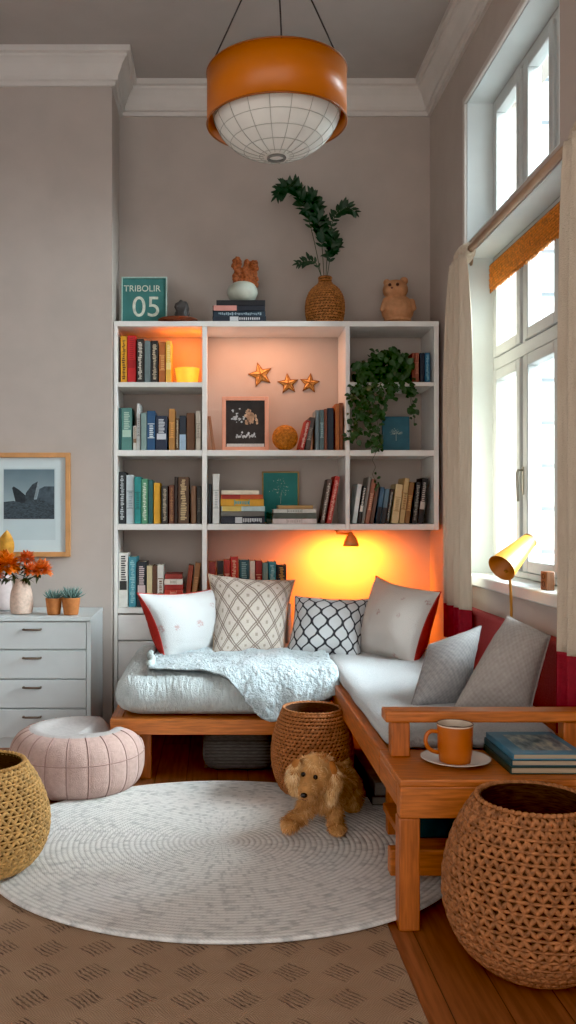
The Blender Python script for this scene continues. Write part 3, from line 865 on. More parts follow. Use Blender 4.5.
dm.build('pale_sprig', mat('#b9bdc0', .8, .3, 60), t, smooth=False)
dm = MB()
for q_ in range(24): disc(dm, -.05+.105*q_/23, H*.25+abs(rg.gauss(0, .012)), rg.uniform(.003, .006), rg.uniform(.003, .01))
dm.build('pale_flowers', mat('#b9bdc0', .8, .3, 60), t, smooth=False)
MB().box(-W/2+.026, W/2-.026, -.0094, -.009, .023, .04).build('caption_strip', mat('#c3c4c2', .8, .1, 60), t, smooth=False)
# woven ball
zd = 5.04
rb = 13*zd/F
ball = MB(); rg = random.Random(9)
ball.sphere((0, 0, 0), rb*.9, 20, 14)
for i in range(46):
    n_ = Vector((rg.gauss(0, 1), rg.gauss(0, 1), rg.gauss(0, 1))).normalized(); u = n_.orthogonal().normalized(); v_ = n_.cross(u)
    off_ = rg.uniform(-.5, .5)*rb; r_ = math.sqrt(rb*rb-off_*off_)*.97
    ball.tube([n_*off_*.97 + u*math.cos(2*PI*q/26)*r_ + v_*math.sin(2*PI*q/26)*r_ for q in range(26)], .0022, 5, closed=True)
bo = tag(ball.build('woven_ball', wicker_mat('#c07a2c', .45)), 'golden woven rattan ball beside the pink frame', 'ball')
bo.location = (X(285, zd), zd, SH['C1']+rb+.0015)
# teal framed board (behind stack)
TEAL = mat('#2f817d', .7, .12, 12)
t, W, H = frame_thing('framed_chalkboard', 'teal framed board with chalk sprig behind the flat books', 'picture', (262, 471.5), (299, 523), 5.235, .008, .014, mat('#b08d50', .5, .15, 30), TEAL, tilt=.03, base=SH['C2']+.001)
dm = MB()
for _ in range(45): disc(dm, rg.gauss(0, .028), H*.66+rg.gauss(0, .03), rg.uniform(.0012, .003), rg.uniform(.0012, .003), -.0078, 6)
dm.tube([(0, -.0075, H*.38), (.004, -.0075, H*.6)], .0012, 4)
dm.build('chalk_drawing', CHALK, t, smooth=False)
# small dark plant between the stacks
zd = 4.985
pl = thing('potted_plant', 'tiny dark green plant between the two flat book stacks', 'plant', (X(269, zd), zd, SH['C2']+.0005))
MB().lathe([(0, 0), (.014, 0), (.018, .03), (.015, .03), (0, .026)], 20).build('pot', mat('#2c3a30', .7, .1), pl)
lm = MB()
for i in range(70):
    a = rg.uniform(0, 2*PI); lm.leaf((math.cos(a)*.006, math.sin(a)*.006, .026+rg.uniform(0, .03)), (math.cos(a), math.sin(a), rg.uniform(.2, 1.4)), (0, 0, 1), rg.uniform(.014, .024), .009)
lm.build('leaves', mat('#1f4a38', .6, .3, 40), pl)
# teal face-out book
bk = thing('book', 'teal hardback with white tree motif standing face out under the ivy', 'book', (X(396.3, 5.06), 5.06, SH['R1']+.001))
Wb, Hb = 26.8*5.06/F, 35*5.06/F
bk.rotation_euler = (-.06, 0, 0)
MB().box(-Wb/2, Wb/2, 0, .003, 0, Hb).box(-Wb/2, Wb/2, .019, .022, 0, Hb).box(-Wb/2, -Wb/2+.003, .003, .019, 0, Hb).build('cover', mat('#2b5f70', .6, .12, 20), bk, bevel=.001)
MB().box(-Wb/2+.003, Wb/2-.004, .003, .019, .004, Hb-.004).build('pages', PAGES, bk, smooth=False)
dm = MB()
for _ in range(60):
    a = rg.uniform(0, PI); q = rg.uniform(.2, 1); disc(dm, math.cos(a)*.042*q, Hb*.48+math.sin(a)*.035*q, .0018, .0018, -.0006, 6)
dm.tube([(0, -.0006, Hb*.3), (0, -.0006, Hb*.55)], .0012, 4)
dm.build('tree_motif', CHALK, bk, smooth=False)
# ivy
zd = 4.99
iv = thing('potted_ivy', 'trailing green ivy spilling from the small upper right shelf', 'plant', (X(385, 5.08), 5.08, SH['R0']+.0006))
MB().lathe([(0, 0), (.05, 0), (.068, .09), (.072, .095), (.066, .096), (.06, .085), (0, .08)], 28).build('pot', mat('#3c4a3e', .7, .1), iv)
lm = MB(); sm = MB(); rg = random.Random(21)
O = Vector(iv.location)
def ivy_leaf(p, sc=1.0):
    d = Vector((rg.uniform(-.8, .8), rg.uniform(-.7, -.1), rg.uniform(-1.1, .2))); L = rg.uniform(.026, .044)*sc
    lm.leaf(p, d, (rg.uniform(-.4, .4), -1, rg.uniform(.1, .9)), L, L*.85, bend=rg.uniform(.1, .35), fold=.12)
for _ in range(560):
    x_ = rg.uniform(356, 411); top = 346 + 12*abs((x_-388)/26)**1.6 + rg.uniform(0, 6)
    y_ = rg.uniform(top, 388 if x_ > 362 else 395)
    dd = rg.uniform(4.93, 5.14); ivy_leaf(P(x_, y_, dd)-O, 1.05)
strands = [(354, 385, 350, 443, 42), (360, 388, 355, 440, 40), (366, 388, 372, 448, 46), (374, 388, 379, 449, 44), (370, 388, 366, 425, 26), (381, 385, 379, 418, 26), (391, 385, 392, 400, 10), (408, 380, 414, 402, 12), (411, 382, 413, 424, 20), (363, 390, 360, 415, 26), (386, 384, 383, 408, 16)]
for (ax, ay, b_x, b_y, n) in strands:
    dd = rg.uniform(4.90, 4.945); pts = []
    for q in range(9):
        u = q/8; pts.append(P(ax+(b_x-ax)*u+math.sin(u*6+ax)*1.5, ay+(b_y-ay)*u, dd)-O)
    sm.tube([P(ax+1, ay-5, 5.02)-O]+pts, .0013, 5)
    for q in range(n):
        u = rg.random(); ivy_leaf(P(ax+(b_x-ax)*u+rg.uniform(-4, 4), ay+(b_y-ay)*u, dd-rg.uniform(0, .012))-O, rg.uniform(.65, 1.0))
pts = [P(374+1.5*math.sin(q), 449+q*2.3, 4.935)-O for q in range(15)]
sm.tube(pts, .0011, 5)
for q in range(9): ivy_leaf(P(377+rg.uniform(-3, 3), 472+q*2, 4.925)-O, .5)
sm.build('stems', STEM, iv); lm.build('leaves', mat('#2c4a26', .5, .45, 30), iv)
# glowing cup
zd = 5.03
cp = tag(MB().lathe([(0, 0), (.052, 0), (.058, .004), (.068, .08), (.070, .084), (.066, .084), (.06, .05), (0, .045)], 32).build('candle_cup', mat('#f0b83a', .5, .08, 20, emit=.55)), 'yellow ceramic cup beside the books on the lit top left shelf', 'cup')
cp.location = (X(187.3, zd), zd, SH['L1']+.0006)
# wall lamp under the shelf
lp = thing('wall_lamp', 'small brass cone lamp hanging under the right shelf, lighting the wall amber', 'lamp', (X(351, 5.07), 5.07, bz(530)))
MB().tube([(-.08, 0, -.004), (-.08, 0, -.020), (-.02, 0, -.022), (0, 0, -.016)], .006, 8).lathe([(.0, 0), (.016, 0), (.016, -.005), (0, -.005)], 16, (-.08, 0, -.0005)).build('arm', BRASS, lp)
MB().lathe([(0, -.012), (.009, -.013), (.012, -.024), (.026, -.04), (.039, -.068), (.046, -.094), (.044, -.094), (.036, -.066), (.022, -.04), (0, -.032)], 28).build('lamp_shade', mat('#c8945a', .4, .08, 30, 0, None, .4), lp)
MB().sphere((0, 0, -.06), .014, 12, 8).build('bulb', mat('#ffd08a', .4, 0, 10, emit=6), lp)
# ================================================================= LEFT WALL: picture, dresser and what stands on it
zd = LY-.004
t, W, H = frame_thing('picture_frame', 'oak framed grey landscape photograph hanging on the left wall', 'picture', (-12, 453), (71, 556.5), zd, .026, .03, mat('#c08a54', .45, .15, 10), mat('#c6d3d6', .85, .02, 10))
kz = zd/F
def ap(px, py): return ((px-29.5)*kz, H-(py-453)*kz)
def flat(name, poly, y, m):
    mb = MB(); mb.add([(p[0], y, p[1]) for p in poly], [tuple(range(len(poly)))]); return mb.build(name, m, t, smooth=False)
flat('print_paper', [ap(4, 540), ap(56, 540), ap(56, 468), ap(4, 468)], -.0165, mat('#b9c8cc', .85, .02, 10))
def sky_fn(nt, b):
    tc = nt.nodes.new('ShaderNodeTexCoord'); x, y, z = sep(nt, tc.outputs['Object'])
    f = mth(nt, 'MULTIPLY', mth(nt, 'SUBTRACT', z, H*.35), 1/(H*.5))
    n = noise_tex(nt, tc.outputs['Object'], 9)
    f = mth(nt, 'ADD', f, mth(nt, 'MULTIPLY', mth(nt, 'SUBTRACT', n, .5), .25))
    nt.links.new(mixc(nt, f, lin('#a3b5bb'), lin('#5b707a')), b.inputs['Base Color'])
flat('print_sky', [ap(4.5, 519), ap(55, 519), ap(55, 469.5), ap(4.5, 469.5)], -.0170, nodes_mat('grey_sky', sky_fn, .8))
flat('print_far_hill', [ap(36, 505), ap(40, 489), ap(45, 486.5), ap(55, 486.5), ap(55, 505)], -.0173, mat('#414e56', .8, .4, 30))
flat('print_rock', [ap(17, 505), ap(15, 497), ap(12.8, 488), ap(14.5, 486.5), ap(20, 490), ap(28, 497), ap(29, 505)], -.0176, mat('#252c31', .8, .3, 60))
flat('print_rock', [ap(25, 505), ap(26.5, 493), ap(33, 484.5), ap(38.5, 481.5), ap(40.5, 482.5), ap(38.5, 492), ap(36, 501), ap(33, 505)], -.0179, mat('#333c42', .8, .35, 60))
flat('print_rock_light', [ap(38.5, 481.5), ap(40.5, 482.5), ap(38.5, 492), ap(36, 501), ap(34.5, 499), ap(37, 488)], -.01805, mat('#7f8d94', .8, .2, 60))
flat('print_ground', [ap(4.5, 519), ap(55, 519), ap(55, 505), ap(47, 502), ap(41, 498.5), ap(36, 499.5), ap(24, 503), ap(14, 501), ap(4.5, 502)], -.0182, mat('#39444b', .8, .6, 90, 0, None, 0, (1, 1, 3)))

DW = mat('#c3ccce', .45, .03, 12)
dx0, dx1, dy0, dy1, dh = -1.20, -.62, 4.435, LY-.005, .648
dr_ = thing('dresser', 'white four drawer chest against the left wall', 'dresser', ((dx0+dx1)/2, (dy0+dy1)/2, 0))
a = (dx1-dx0)/2; bq = (dy1-dy0)/2
MB().box(-a, a, -bq-.006, bq, dh-.022, dh).build('top', DW, dr_, bevel=.003)
MB().box(-a+.002, a-.002, -bq+.02, bq, .05, dh-.022).box(a-.022, a-.002, -bq, -bq+.02, .0, dh-.022).box(-a+.002, -a+.022, -bq, -bq+.02, .0, dh-.022).build('carcass', DW, dr_, bevel=.002)
MB().box(-a+.022, a-.022, -bq+.012, bq-.05, 0, .049).build('plinth', DW, dr_, smooth=False)
for z0, z1 in ((.052, .192), (.198, .337), (.343, .482), (.488, .622)):
    d_ = MB().box(-a+.025, a-.025, -bq, -bq+.019, z0, z1).build('drawer', mat('#c6ced0', .45, .03, 11), dr_, bevel=.003)
    zz = z1-.035; 
    h_ = MB(); h_.tube([(-.042, -bq, zz), (-.042, -bq-.018, zz), (-.03, -bq-.024, zz), (.03, -bq-.024, zz), (.042, -bq-.018, zz), (.042, -bq, zz)], .0055, 8)
    h_.build('handle', mat('#6f6256', .35, .1, 40, 0, None, .6), d_)
# vase and flowers
k = 4.57
fv = tag(MB().lathe(smooth_prof([(0, 0), (.046, 0), (.054, .008), (.060, .05), (.055, .11), (.040, .15), (.034, .166), (.037, .178), (.034, .178), (.030, .165), (.03, .08), (0, .03)]), 36).build('flower_vase', mat('#cdb4a4', .8, .14, 70, .3, 200)), 'speckled blush stoneware vase full of orange flowers on the dresser', 'vase')
fv.location = (X(21.5, k), k, dh+.0006)
pv = tag(MB().lathe(smooth_prof([(0, 0), (.05, 0), (.06, .01), (.063, .1), (.05, .17), (.04, .19), (.036, .19), (.04, .15), (0, .05)]), 32).build('pale_jar', mat('#c4b6b4', .7, .06, 40)), 'pale jar half hidden behind the flower vase on the dresser', 'jar')
pv.location = (X(1, 4.76), 4.76, dh+.0006)
rg = random.Random(33)
FO = Vector((fv.location.x, k, dh+.17))
def petal_head(mb, c, r, n, W, L):
    for i in range(n):
        z = 1-1.5*(i+.5)/n; a_ = i*2.399; q = math.sqrt(max(0, 1-z*z))
        d = Vector((q*math.cos(a_), q*math.sin(a_), z))
        mb.leaf(Vector(c)+d*r*.35, d+Vector((rg.uniform(-.25, .25), rg.uniform(-.25, .25), rg.uniform(-.2, .2))), (rg.uniform(-.3, .3), rg.uniform(-.3, .3), 1), L*rg.uniform(.7, 1.15), W*rg.uniform(.8, 1.2), bend=rg.uniform(-.2, .3))
fl = [('large orange bloom at the left of the dresser bouquet', (7, 566), .075, '#ee7a1c', 190),
      ('deep orange bloom low at the far left of the bouquet', (-6, 574), .06, '#dd6418', 120),
      ('small rust orange bloom at the top middle of the bouquet', (27, 559), .044, '#cf5f2c', 110),
      ('coral orange bloom at the right of the bouquet', (42, 570), .054, '#ea7a34', 150),
      ('orange bloom low in the middle right of the bouquet', (31, 571), .042, '#dd6c2e', 100)]
for lab, (px, py), r, hx_, n in fl:
    t = thing('orange_flower', lab, 'flower', tuple(FO), 0, 'orange flowers in the blush vase')
    c = P(px, py, k-.02+rg.uniform(-.03, .02)) - FO
    MB().tube([(rg.uniform(-.012, .012), rg.uniform(-.01, .01), -.07), (c.x*.3, c.y*.3, .0), (c.x*.75, c.y*.7, c.z*.55), tuple(c)], .003, 6).build('stem', STEM, t)
    mb = MB(); petal_head(mb, c, r, n, r*.36, r*.78); mb.build('blossom', mat(hx_, .6, .4, 60), t)
    lm = MB()
    for _ in range(12):
        q = c*rg.uniform(.45, .95); lm.leaf(q+Vector((0, 0, -.012)), (rg.uniform(-1, 1), rg.uniform(-1, .2), rg.uniform(-.6, .3)), (0, 0, 1), rg.uniform(.03, .055), .016)
    lm.build('leaves', mat('#3c4222', .6, .3, 40), t)
t = thing('yellow_dried_leaf', 'upright ochre yellow dried leaf behind the orange blooms', 'leaf', tuple(FO))
c = P(4, 563, k+.05)-FO
MB().tube([(-.008, .012, -.06), (c.x*.4, .04, .01), tuple(c)], .003, 6).build('stem', STEM, t)
mb = MB()
c2 = P(7, 530, k+.05)-FO
def blade(u, v):
    w = math.sin(PI*min(1, (.06+v*.94)))**.8*.046 if v < .995 else .0005
    p = c.lerp(c2, v); s_ = (u-.5)*2
    return p + Vector((s_*w, abs(s_)*.012-.012, 0))
mb.grid(blade, 6, 14); mb.build('leaf_blade', mat('#c9922e', .6, .2, 40, .3, 90), t)
# succulents
def succulent(px, lab, r, h, leafL, n, dd):
    t = thing('potted_succulent', lab, 'plant', (X(px, dd), dd, dh+.0006), 0, 'potted succulents on the dresser')
    MB().lathe([(0, 0), (r*.74, 0), (r*.78, .003), (r, h), (r, h+.001), (r*.92, h+.001), (r*.9, h-.008), (0, h-.008)], 32).build('pot', mat('#b4713c', .8, .12, 50, .2, 180), t)
    MB().lathe([(r*.89, h-.0075), (r*.5, h-.003), (0, h-.002)], 24).build('soil', mat('#3a2a20', 1, .3, 120), t)
    lm = MB()
    for i in range(n):
        a_ = i*2.399; el = .25+1.2*(i/n)
        d = Vector((math.cos(a_)*math.cos(el), math.sin(a_)*math.cos(el), math.sin(el)))
        b_ = Vector((math.cos(a_)*.012, math.sin(a_)*.012, h-.004)); L = leafL*(1-.25*i/n)*rg.uniform(.85, 1.15)
        lm.tube([b_, b_+d*L*.4, b_+d*L*.75+Vector((0, 0, .004)), b_+d*L+Vector((0, 0, .01))], [.003, .0042, .003, .0006], 6)
    lm.build('leaves', mat('#62807a', .6, .25, 60), t)
succulent(53.8, 'small terracotta potted succulent, left of the pair on the dresser', .042, .082, .05, 34, 4.54)
succulent(71, 'larger terracotta potted succulent, right of the pair on the dresser', .047, .085, .066, 44, 4.53)

# ================================================================= RUGS
def jute_fn(nt, b):
    g = nt.nodes.new('ShaderNodeNewGeometry'); x, y, z = sep(nt, g.outputs['Position'])
    nz = noise_tex(nt, g.outputs['Position'], 90, 2); nb = noise_tex(nt, g.outputs['Position'], 5, 3); nb2 = mth(nt, 'MULTIPLY', noise_tex(nt, g.outputs['Position'], 40, 3), 1.5)
    s = .125
    dn = noise_tex(nt, g.outputs['Position'], 14, 2)
    x = mth(nt, 'ADD', x, mth(nt, 'MULTIPLY', mth(nt, 'SUBTRACT', dn, .5), .03))
    u = mth(nt, 'DIVIDE', mth(nt, 'ADD', x, y), s); v = mth(nt, 'DIVIDE', mth(nt, 'SUBTRACT', x, y), s)
    ck = mth(nt, 'MODULO', mth(nt, 'ADD', mth(nt, 'FLOOR', u), mth(nt, 'ADD', mth(nt, 'FLOOR', v), 200)), 2)
    fu = mth(nt, 'FRACT', u); fv_ = mth(nt, 'FRACT', v)
    fr = mth(nt, 'FRACT', mth(nt, 'MULTIPLY', mth(nt, 'ADD', u, mth(nt, 'MULTIPLY', nz, .10)), 7))
    dash = mth(nt, 'MULTIPLY', smooth_lt(nt, fr, .34, .1), smooth_lt(nt, mth(nt, 'ABSOLUTE', mth(nt, 'SUBTRACT', fv_, .5)), .36, .06))
    dash = mth(nt, 'MULTIPLY', dash, smooth_lt(nt, mth(nt, 'ABSOLUTE', mth(nt, 'SUBTRACT', fu, .5)), .42, .03))
    dash = mth(nt, 'MULTIPLY', dash, mth(nt, 'LESS_THAN', ck, .5))
    wx = mth(nt, 'SINE', mth(nt, 'MULTIPLY', x, 900)); wy = mth(nt, 'SINE', mth(nt, 'MULTIPLY', y, 620))
    wv = mth(nt, 'MULTIPLY', mth(nt, 'ADD', mth(nt, 'MULTIPLY', wx, wy), 1), .5)
    c = mixc(nt, nb, lin('#9a7a60'), lin('#b89a7e'))
    c = mixc(nt, mth(nt, 'MULTIPLY', wv, .45), c, lin('#6e5542'))
    c = mixc(nt, mth(nt, 'MULTIPLY', mth(nt, 'MULTIPLY', dash, nb2), .95), c, lin('#4a3528'))
    nt.links.new(c, b.inputs['Base Color'])
    h = mth(nt, 'SUBTRACT', mth(nt, 'MULTIPLY', wv, .35), dash)
    add_bump(nt, b, h, .8, .006)
jr = MB(); jr.box(-1.75, .477, -.3, 2.86, .0005, .008)
jo = tag(jr.build('jute_rug', nodes_mat('jute_weave', jute_fn, .95), bevel=.003), 'brown woven jute rug with diagonal dash pattern, nearest the camera', 'rug')
RC = (.02, 3.10); RA, RB = .81, .72
def braid_fn(nt, b):
    tc = nt.nodes.new('ShaderNodeTexCoord'); x, y, z = sep(nt, tc.outputs['Object'])
    yy = mth(nt, 'MULTIPLY', y, RA/RB)
    r = mth(nt, 'SQRT', mth(nt, 'ADD', mth(nt, 'MULTIPLY', x, x), mth(nt, 'MULTIPLY', yy, yy)))
    th = mth(nt, 'ARCTAN2', yy, x)
    fr = mth(nt, 'FRACT', mth(nt, 'MULTIPLY', r, 1/.019)); ring = mth(nt, 'FLOOR', mth(nt, 'MULTIPLY', r, 1/.019))
    prof = mth(nt, 'SINE', mth(nt, 'MULTIPLY', fr, PI))
    tw = mth(nt, 'SINE', mth(nt, 'ADD', mth(nt, 'MULTIPLY', mth(nt, 'MULTIPLY', th, r), 420), mth(nt, 'MULTIPLY', ring, 1.9)))
    cb = nt.nodes.new('ShaderNodeCombineXYZ'); nt.links.new(mth(nt, 'MULTIPLY', ring, .9), cb.inputs[0]); nt.links.new(mth(nt, 'MULTIPLY', th, 5.5), cb.inputs[1])
    n = noise_tex(nt, cb.outputs[0], 2.6, 4)
    n2 = noise_tex(nt, tc.outputs['Object'], 120, 2)
    c = mixc(nt, smooth_lt(nt, n, .42, .12), lin('#ebebe8'), lin('#b9bbba'))
    c = mixc(nt, mth(nt, 'MULTIPLY', n2, .4), c, lin('#d6d4d0'))
    c = mixc(nt, mth(nt, 'MULTIPLY', mth(nt, 'SUBTRACT', 1, prof), .38), c, lin('#8e8c89'))
    nt.links.new(c, b.inputs['Base Color'])
    h = mth(nt, 'ADD', prof, mth(nt, 'MULTIPLY', tw, .3))
    add_bump(nt, b, h, .55, .005)
BRAID = nodes_mat('braided_wool', braid_fn, .95)
rr = MB(); seg = 128
prof = [(0, .0235), (.2, .0235), (.5, .0235), (.8, .0235), (.955, .0235)]
prof += [(.975+.025*math.sin(q*PI/6), .016+.009*math.cos(q*PI/6)) for q in range(0, 7)] + [(0, .007)]
rr.lathe([(r*RA, z) for r, z in prof], seg, (0, 0, 0), sy=RB/RA)
ro = tag(rr.build('round_rug', BRAID), 'large round pale grey braided wool rug in front of the daybed', 'rug'); ro.location = (RC[0], RC[1], .0015)
RT = .0255       # top of round rug

# ================================================================= DAYBED AND BENCH
bedL = thing('daybed_platform', 'low orange wood daybed platform under the white mattress by the bookcase', 'bed', (0, 4.35, 0))
yf = 3.86-4.35
MB().box(-.46, .495, yf, yf+.05, .206, .272).build('front_rail', WOODX, bedL, bevel=.004)
MB().box(-.46, -.41, yf+.051, .58, .206, .272).build('side_rail', WOOD, bedL, bevel=.004)
MB().box(-.41, .495, yf+.051, .58, .245, .270).build('slat_base', WOODX, bedL, bevel=.002)
for lx, ly in ((-.312, yf+.062), (-.36, .5), (.44, yf+.055), (.44, .5)):
    MB().box(lx-.025, lx+.025, ly, ly+.05, 0, .2055).build('leg', WOODZ, bedL, bevel=.003)
bench = thing('bench', 'orange wood bench with armrest running along the window wall', 'bench', (.87, 3.6, 0))
ox_, oy_ = -.87, -3.6
def bb(name, x0, x1, y0, y1, z0, z1, m, bev=.004): return MB().box(x0+ox_, x1+ox_, y0+oy_, y1+oy_, z0, z1).build(name, m, bench, bevel=bev)
BX0, BX1, BYF, BYB = .505, WX-.012, 2.483, 4.93
bb('side_rail', BX0, BX0+.035, 2.801, BYB, .33, .42, WOOD)
bb('side_rail', BX0, BX0+.035, BYF+.051, 2.80, .33, .4, WOOD)
bb('end_rail', BX0, BX1, BYF, BYF+.05, .312, .4, WOODX)
bb('table_top', BX0, BX1, BYF-.003, 2.80, .4005, .42, WOODX)
bb('seat_base', BX0+.036, BX1, 2.801, BYB, .38, .408, WOOD, .002)
bb('leg', BX0-.002, BX0+.056, BYF+.001, BYF+.057, 0, .3115, WOODZ); bb('leg', BX1-.06, BX1, BYF+.001, BYF+.057, 0, .3115, WOODZ)
bb('leg', .60, .645, 3.16, 3.205, RT, .379, WOODZ); bb('leg', BX1-.06, BX1, 3.16, 3.205, 0, .379, WOODZ)
bb('leg', .60, .645, 4.6, 4.645, 0, .379, WOODZ)
bb('stretcher', .52, BX1, 2.70, 2.745, .066, .145, WOODX); bb('lower_shelf', .58, BX1, 2.746, 3.15, .118, .144, WOODX)
bb('armrest', .506, 1.115, 2.70, 2.775, .526, .560, WOODX, .006)
bb('armrest_post', .526, .582, 2.712, 2.764, .4205, .5255, WOODZ); bb('armrest_post', 1.045, 1.10, 2.712, 2.764, .4205, .5255, WOODZ)
# red backrest
brs = tag(MB().box(0, .05, 0, 1.75, 0, .285).build('backrest_panel', mat('#9c3a3e', .9, .18, 120, .5, 300), bevel=.018, bseg=3), 'long red upholstered backrest panel against the wall below the window', 'backrest')
brs.location = (WX-.052, 2.82, .4225)

# mattresses ---------------------------------------------------------
def sheet_fn(base, dark, sc, st, rid=0):
    def fn(nt, b):
        tc = nt.nodes.new('ShaderNodeTexCoord')
        mp = nt.nodes.new('ShaderNodeMapping'); mp.inputs['Scale'].default_value = st; nt.links.new(tc.outputs['Object'], mp.inputs[0])
        n = noise_tex(nt, mp.outputs[0], sc, 3); n2 = noise_tex(nt, tc.outputs['Object'], 230, 2)
        c = mixc(nt, n, lin(base), lin(dark)); nt.links.new(c, b.inputs['Base Color'])
        b.inputs['Sheen Weight'].default_value = .2
        r_ = mth(nt, 'ABSOLUTE', mth(nt, 'SUBTRACT', noise_tex(nt, mp.outputs[0], sc*.55, 4), .5))
        h = mth(nt, 'ADD', mth(nt, 'MULTIPLY', r_, rid), mth(nt, 'ADD', n, mth(nt, 'MULTIPLY', n2, .6))); add_bump(nt, b, h, .7, .007 if rid < 1 else .016)
    return fn
SHEET = nodes_mat('crinkled_cotton', sheet_fn('#cfd8d8', '#a4b1b4', 26, (2.6, 1, .9), 2.5), .95)
MLz0, MLz1, MLr = .2725, .462, .10
def mdisp(p, n):
    q = noise.noise(Vector((p.x*26, p.y*5, p.z*7)))*.007 + noise.noise(Vector((p.x*7, p.y*7, p.z*3)))*.012
    return q*(.35+.65*max(0, -n.y)) + (-.012 if p.z > .45 and p.y < 4.2 else 0)*.3
mb = MB(); rbox(mb, -.45, .512, 3.868, 4.935, MLz0, MLz1, (.12, .12, .093), 44, disp=lambda p, n: mdisp(p, n) if p.z > MLz0+.03 else 0)
mo = Vector((.03, 4.4, MLz0)); mb.v = [tuple(Vector(p)-mo) for p in mb.v]
mL = tag(mb.build('daybed_mattress', SHEET, loc=mo), 'thick white crinkled mattress on the daybed under the bookcase', 'mattress')
NUB = nodes_mat('nubby_wool', sheet_fn('#c9ced0', '#9ea6ab', 150, (1, 1, 1)), 1)
mb = MB(); rbox(mb, .528, 1.085, 2.815, 4.93, .4085, .478, (.06, .06, .034), 36, disp=lambda p, n: .006*noise.noise(Vector((p.x*6, p.y*5, p.z*4))) if p.z > .43 else 0)
mo = Vector((.8, 3.87, .4085)); mb.v = [tuple(Vector(p)-mo) for p in mb.v]
mR = tag(mb.build('bench_mattress', NUB, loc=mo), 'thin nubby grey white mattress along the window bench', 'mattress')
# throw --------------------------------------------------------------
def throw_pt(u, v):
    x = -.30 + .825*u
    # distance hanging over the front, by position
    pk = math.exp(-((x-.235)/.16)**2); hang = -.13 + .225*pk + .10*max(0, min(1, (x-.25)/.2))
    ys = 4.62 - .10*u
    yfold = 3.965; r = .105
    flatL = ys-yfold; arc = r*PI/2
    tot = flatL+arc+hang*(1 if hang > 0 else 1)
    s = v*tot
    cr = 0
    if s < flatL: p = Vector((x, ys-s, .467)); n = Vector((0, 0, 1))
    elif s < flatL+arc:
        a_ = (s-flatL)/r; p = Vector((x, yfold-r*math.sin(a_), .467-r+r*math.cos(a_))); n = Vector((0, -math.sin(a_), math.cos(a_)))
    else: p = Vector((x, yfold-r, .467-r-(s-flatL-arc))); n = Vector((0, -1, 0))
    w = Vector((x*9+s*5, s*9-x*4, 0))
    d = .012+.012*noise.noise(w) + .009*noise.noise(Vector((x*14+s*9, s*5-x*3, 0))) + .012*abs(noise.noise(Vector((x*20+s*16, s*2, 3))))
    d = max(.004, d)
    return p + n*d
THROW = nodes_mat('blue_white_throw', sheet_fn('#d3dde0', '#93a9b2', 42, (1.3, .8, 1), 4), .95)
mb = MB(); mb.grid(throw_pt, 90, 90, flip=True)
mo = Vector((.1, 4.2, .46)); mb.v = [tuple(Vector(p)-mo) for p in mb.v]
th = mb.build('throw_blanket', THROW, loc=mo)
tag(th, 'rumpled pale blue white throw draped over the daybed mattress and its front edge', 'blanket')
sd = th.modifiers.new('thick', 'SOLIDIFY'); sd.thickness = .006; sd.offset = 1
# knitted folded hem at left of throw
hm_ = MB(); rows_ = []
for q in range(60):
    u = q/59; p = throw_pt(.0, u*.97); rows_.append((p.x-.004+.012*math.sin(u*9), p.y, p.z+.012))
hm_.tube(rows_, [.014+.004*math.sin(q*1.9) for q in range(60)], 8)
hm_.v = [tuple(Vector(p)-mo) for p in hm_.v]
hm_.build('rolled_hem', mat('#b4c2c2', 1, .15, 80, .6, 160), th)

# ================================================================= PILLOWS
def lattice_uv(nt):
    uv = nt.nodes.new('ShaderNodeUVMap'); return sep(nt, uv.outputs[0])
def diamond_fn(nt, b):
    x, y, z = lattice_uv(nt)
    tcn = nt.nodes.new('ShaderNodeTexCoord'); nz = mth(nt, 'MULTIPLY', mth(nt, 'SUBTRACT', noise_tex(nt, tcn.outputs['Object'], 30, 3), .5), .12)
    a_ = mth(nt, 'ADD', mth(nt, 'MULTIPLY', x, 5.2), mth(nt, 'MULTIPLY', y, 4.0)); c_ = mth(nt, 'SUBTRACT', mth(nt, 'MULTIPLY', x, 5.2), mth(nt, 'MULTIPLY', y, 4.0))
    def lines(v, w):
        f = mth(nt, 'FRACT', mth(nt, 'ADD', mth(nt, 'ADD', v, nz), 10.2)); return smooth_lt(nt, mth(nt, 'ABSOLUTE', mth(nt, 'SUBTRACT', f, .5)), w, .03)
    def dbl(v):
        f = mth(nt, 'ABSOLUTE', mth(nt, 'SUBTRACT', mth(nt, 'FRACT', mth(nt, 'ADD', mth(nt, 'ADD', v, nz), 10.2)), .5))
        return smooth_lt(nt, mth(nt, 'ABSOLUTE', mth(nt, 'SUBTRACT', f, .07)), .035, .025)
    l = mth(nt, 'MAXIMUM', dbl(a_), dbl(c_))
    fa = mth(nt, 'ABSOLUTE', mth(nt, 'SUBTRACT', mth(nt, 'FRACT', mth(nt, 'ADD', a_, 9.7)), .5)); fc = mth(nt, 'ABSOLUTE', mth(nt, 'SUBTRACT', mth(nt, 'FRACT', mth(nt, 'ADD', c_, 9.7)), .5))
    # small leaf in every diamond
    k1 = mth(nt, 'ADD', mth(nt, 'MULTIPLY', fa, 1), mth(nt, 'MULTIPLY', fc, 1.0))
    sm_ = smooth_lt(nt, mth(nt, 'ADD', k1, mth(nt, 'MULTIPLY', nz, 1.2)), .12, .04)
    l = mth(nt, 'MAXIMUM', l, mth(nt, 'MULTIPLY', sm_, .6))
    c = mixc(nt, mth(nt, 'MULTIPLY', l, .85), lin('#bcb3a9'), lin('#66544a')); nt.links.new(c, b.inputs['Base Color'])
    n = noise_tex(nt, tcn.outputs['Object'], 160, 2); add_bump(nt, b, mth(nt, 'ADD', mth(nt, 'MULTIPLY', l, -.8), n), .6, .004)
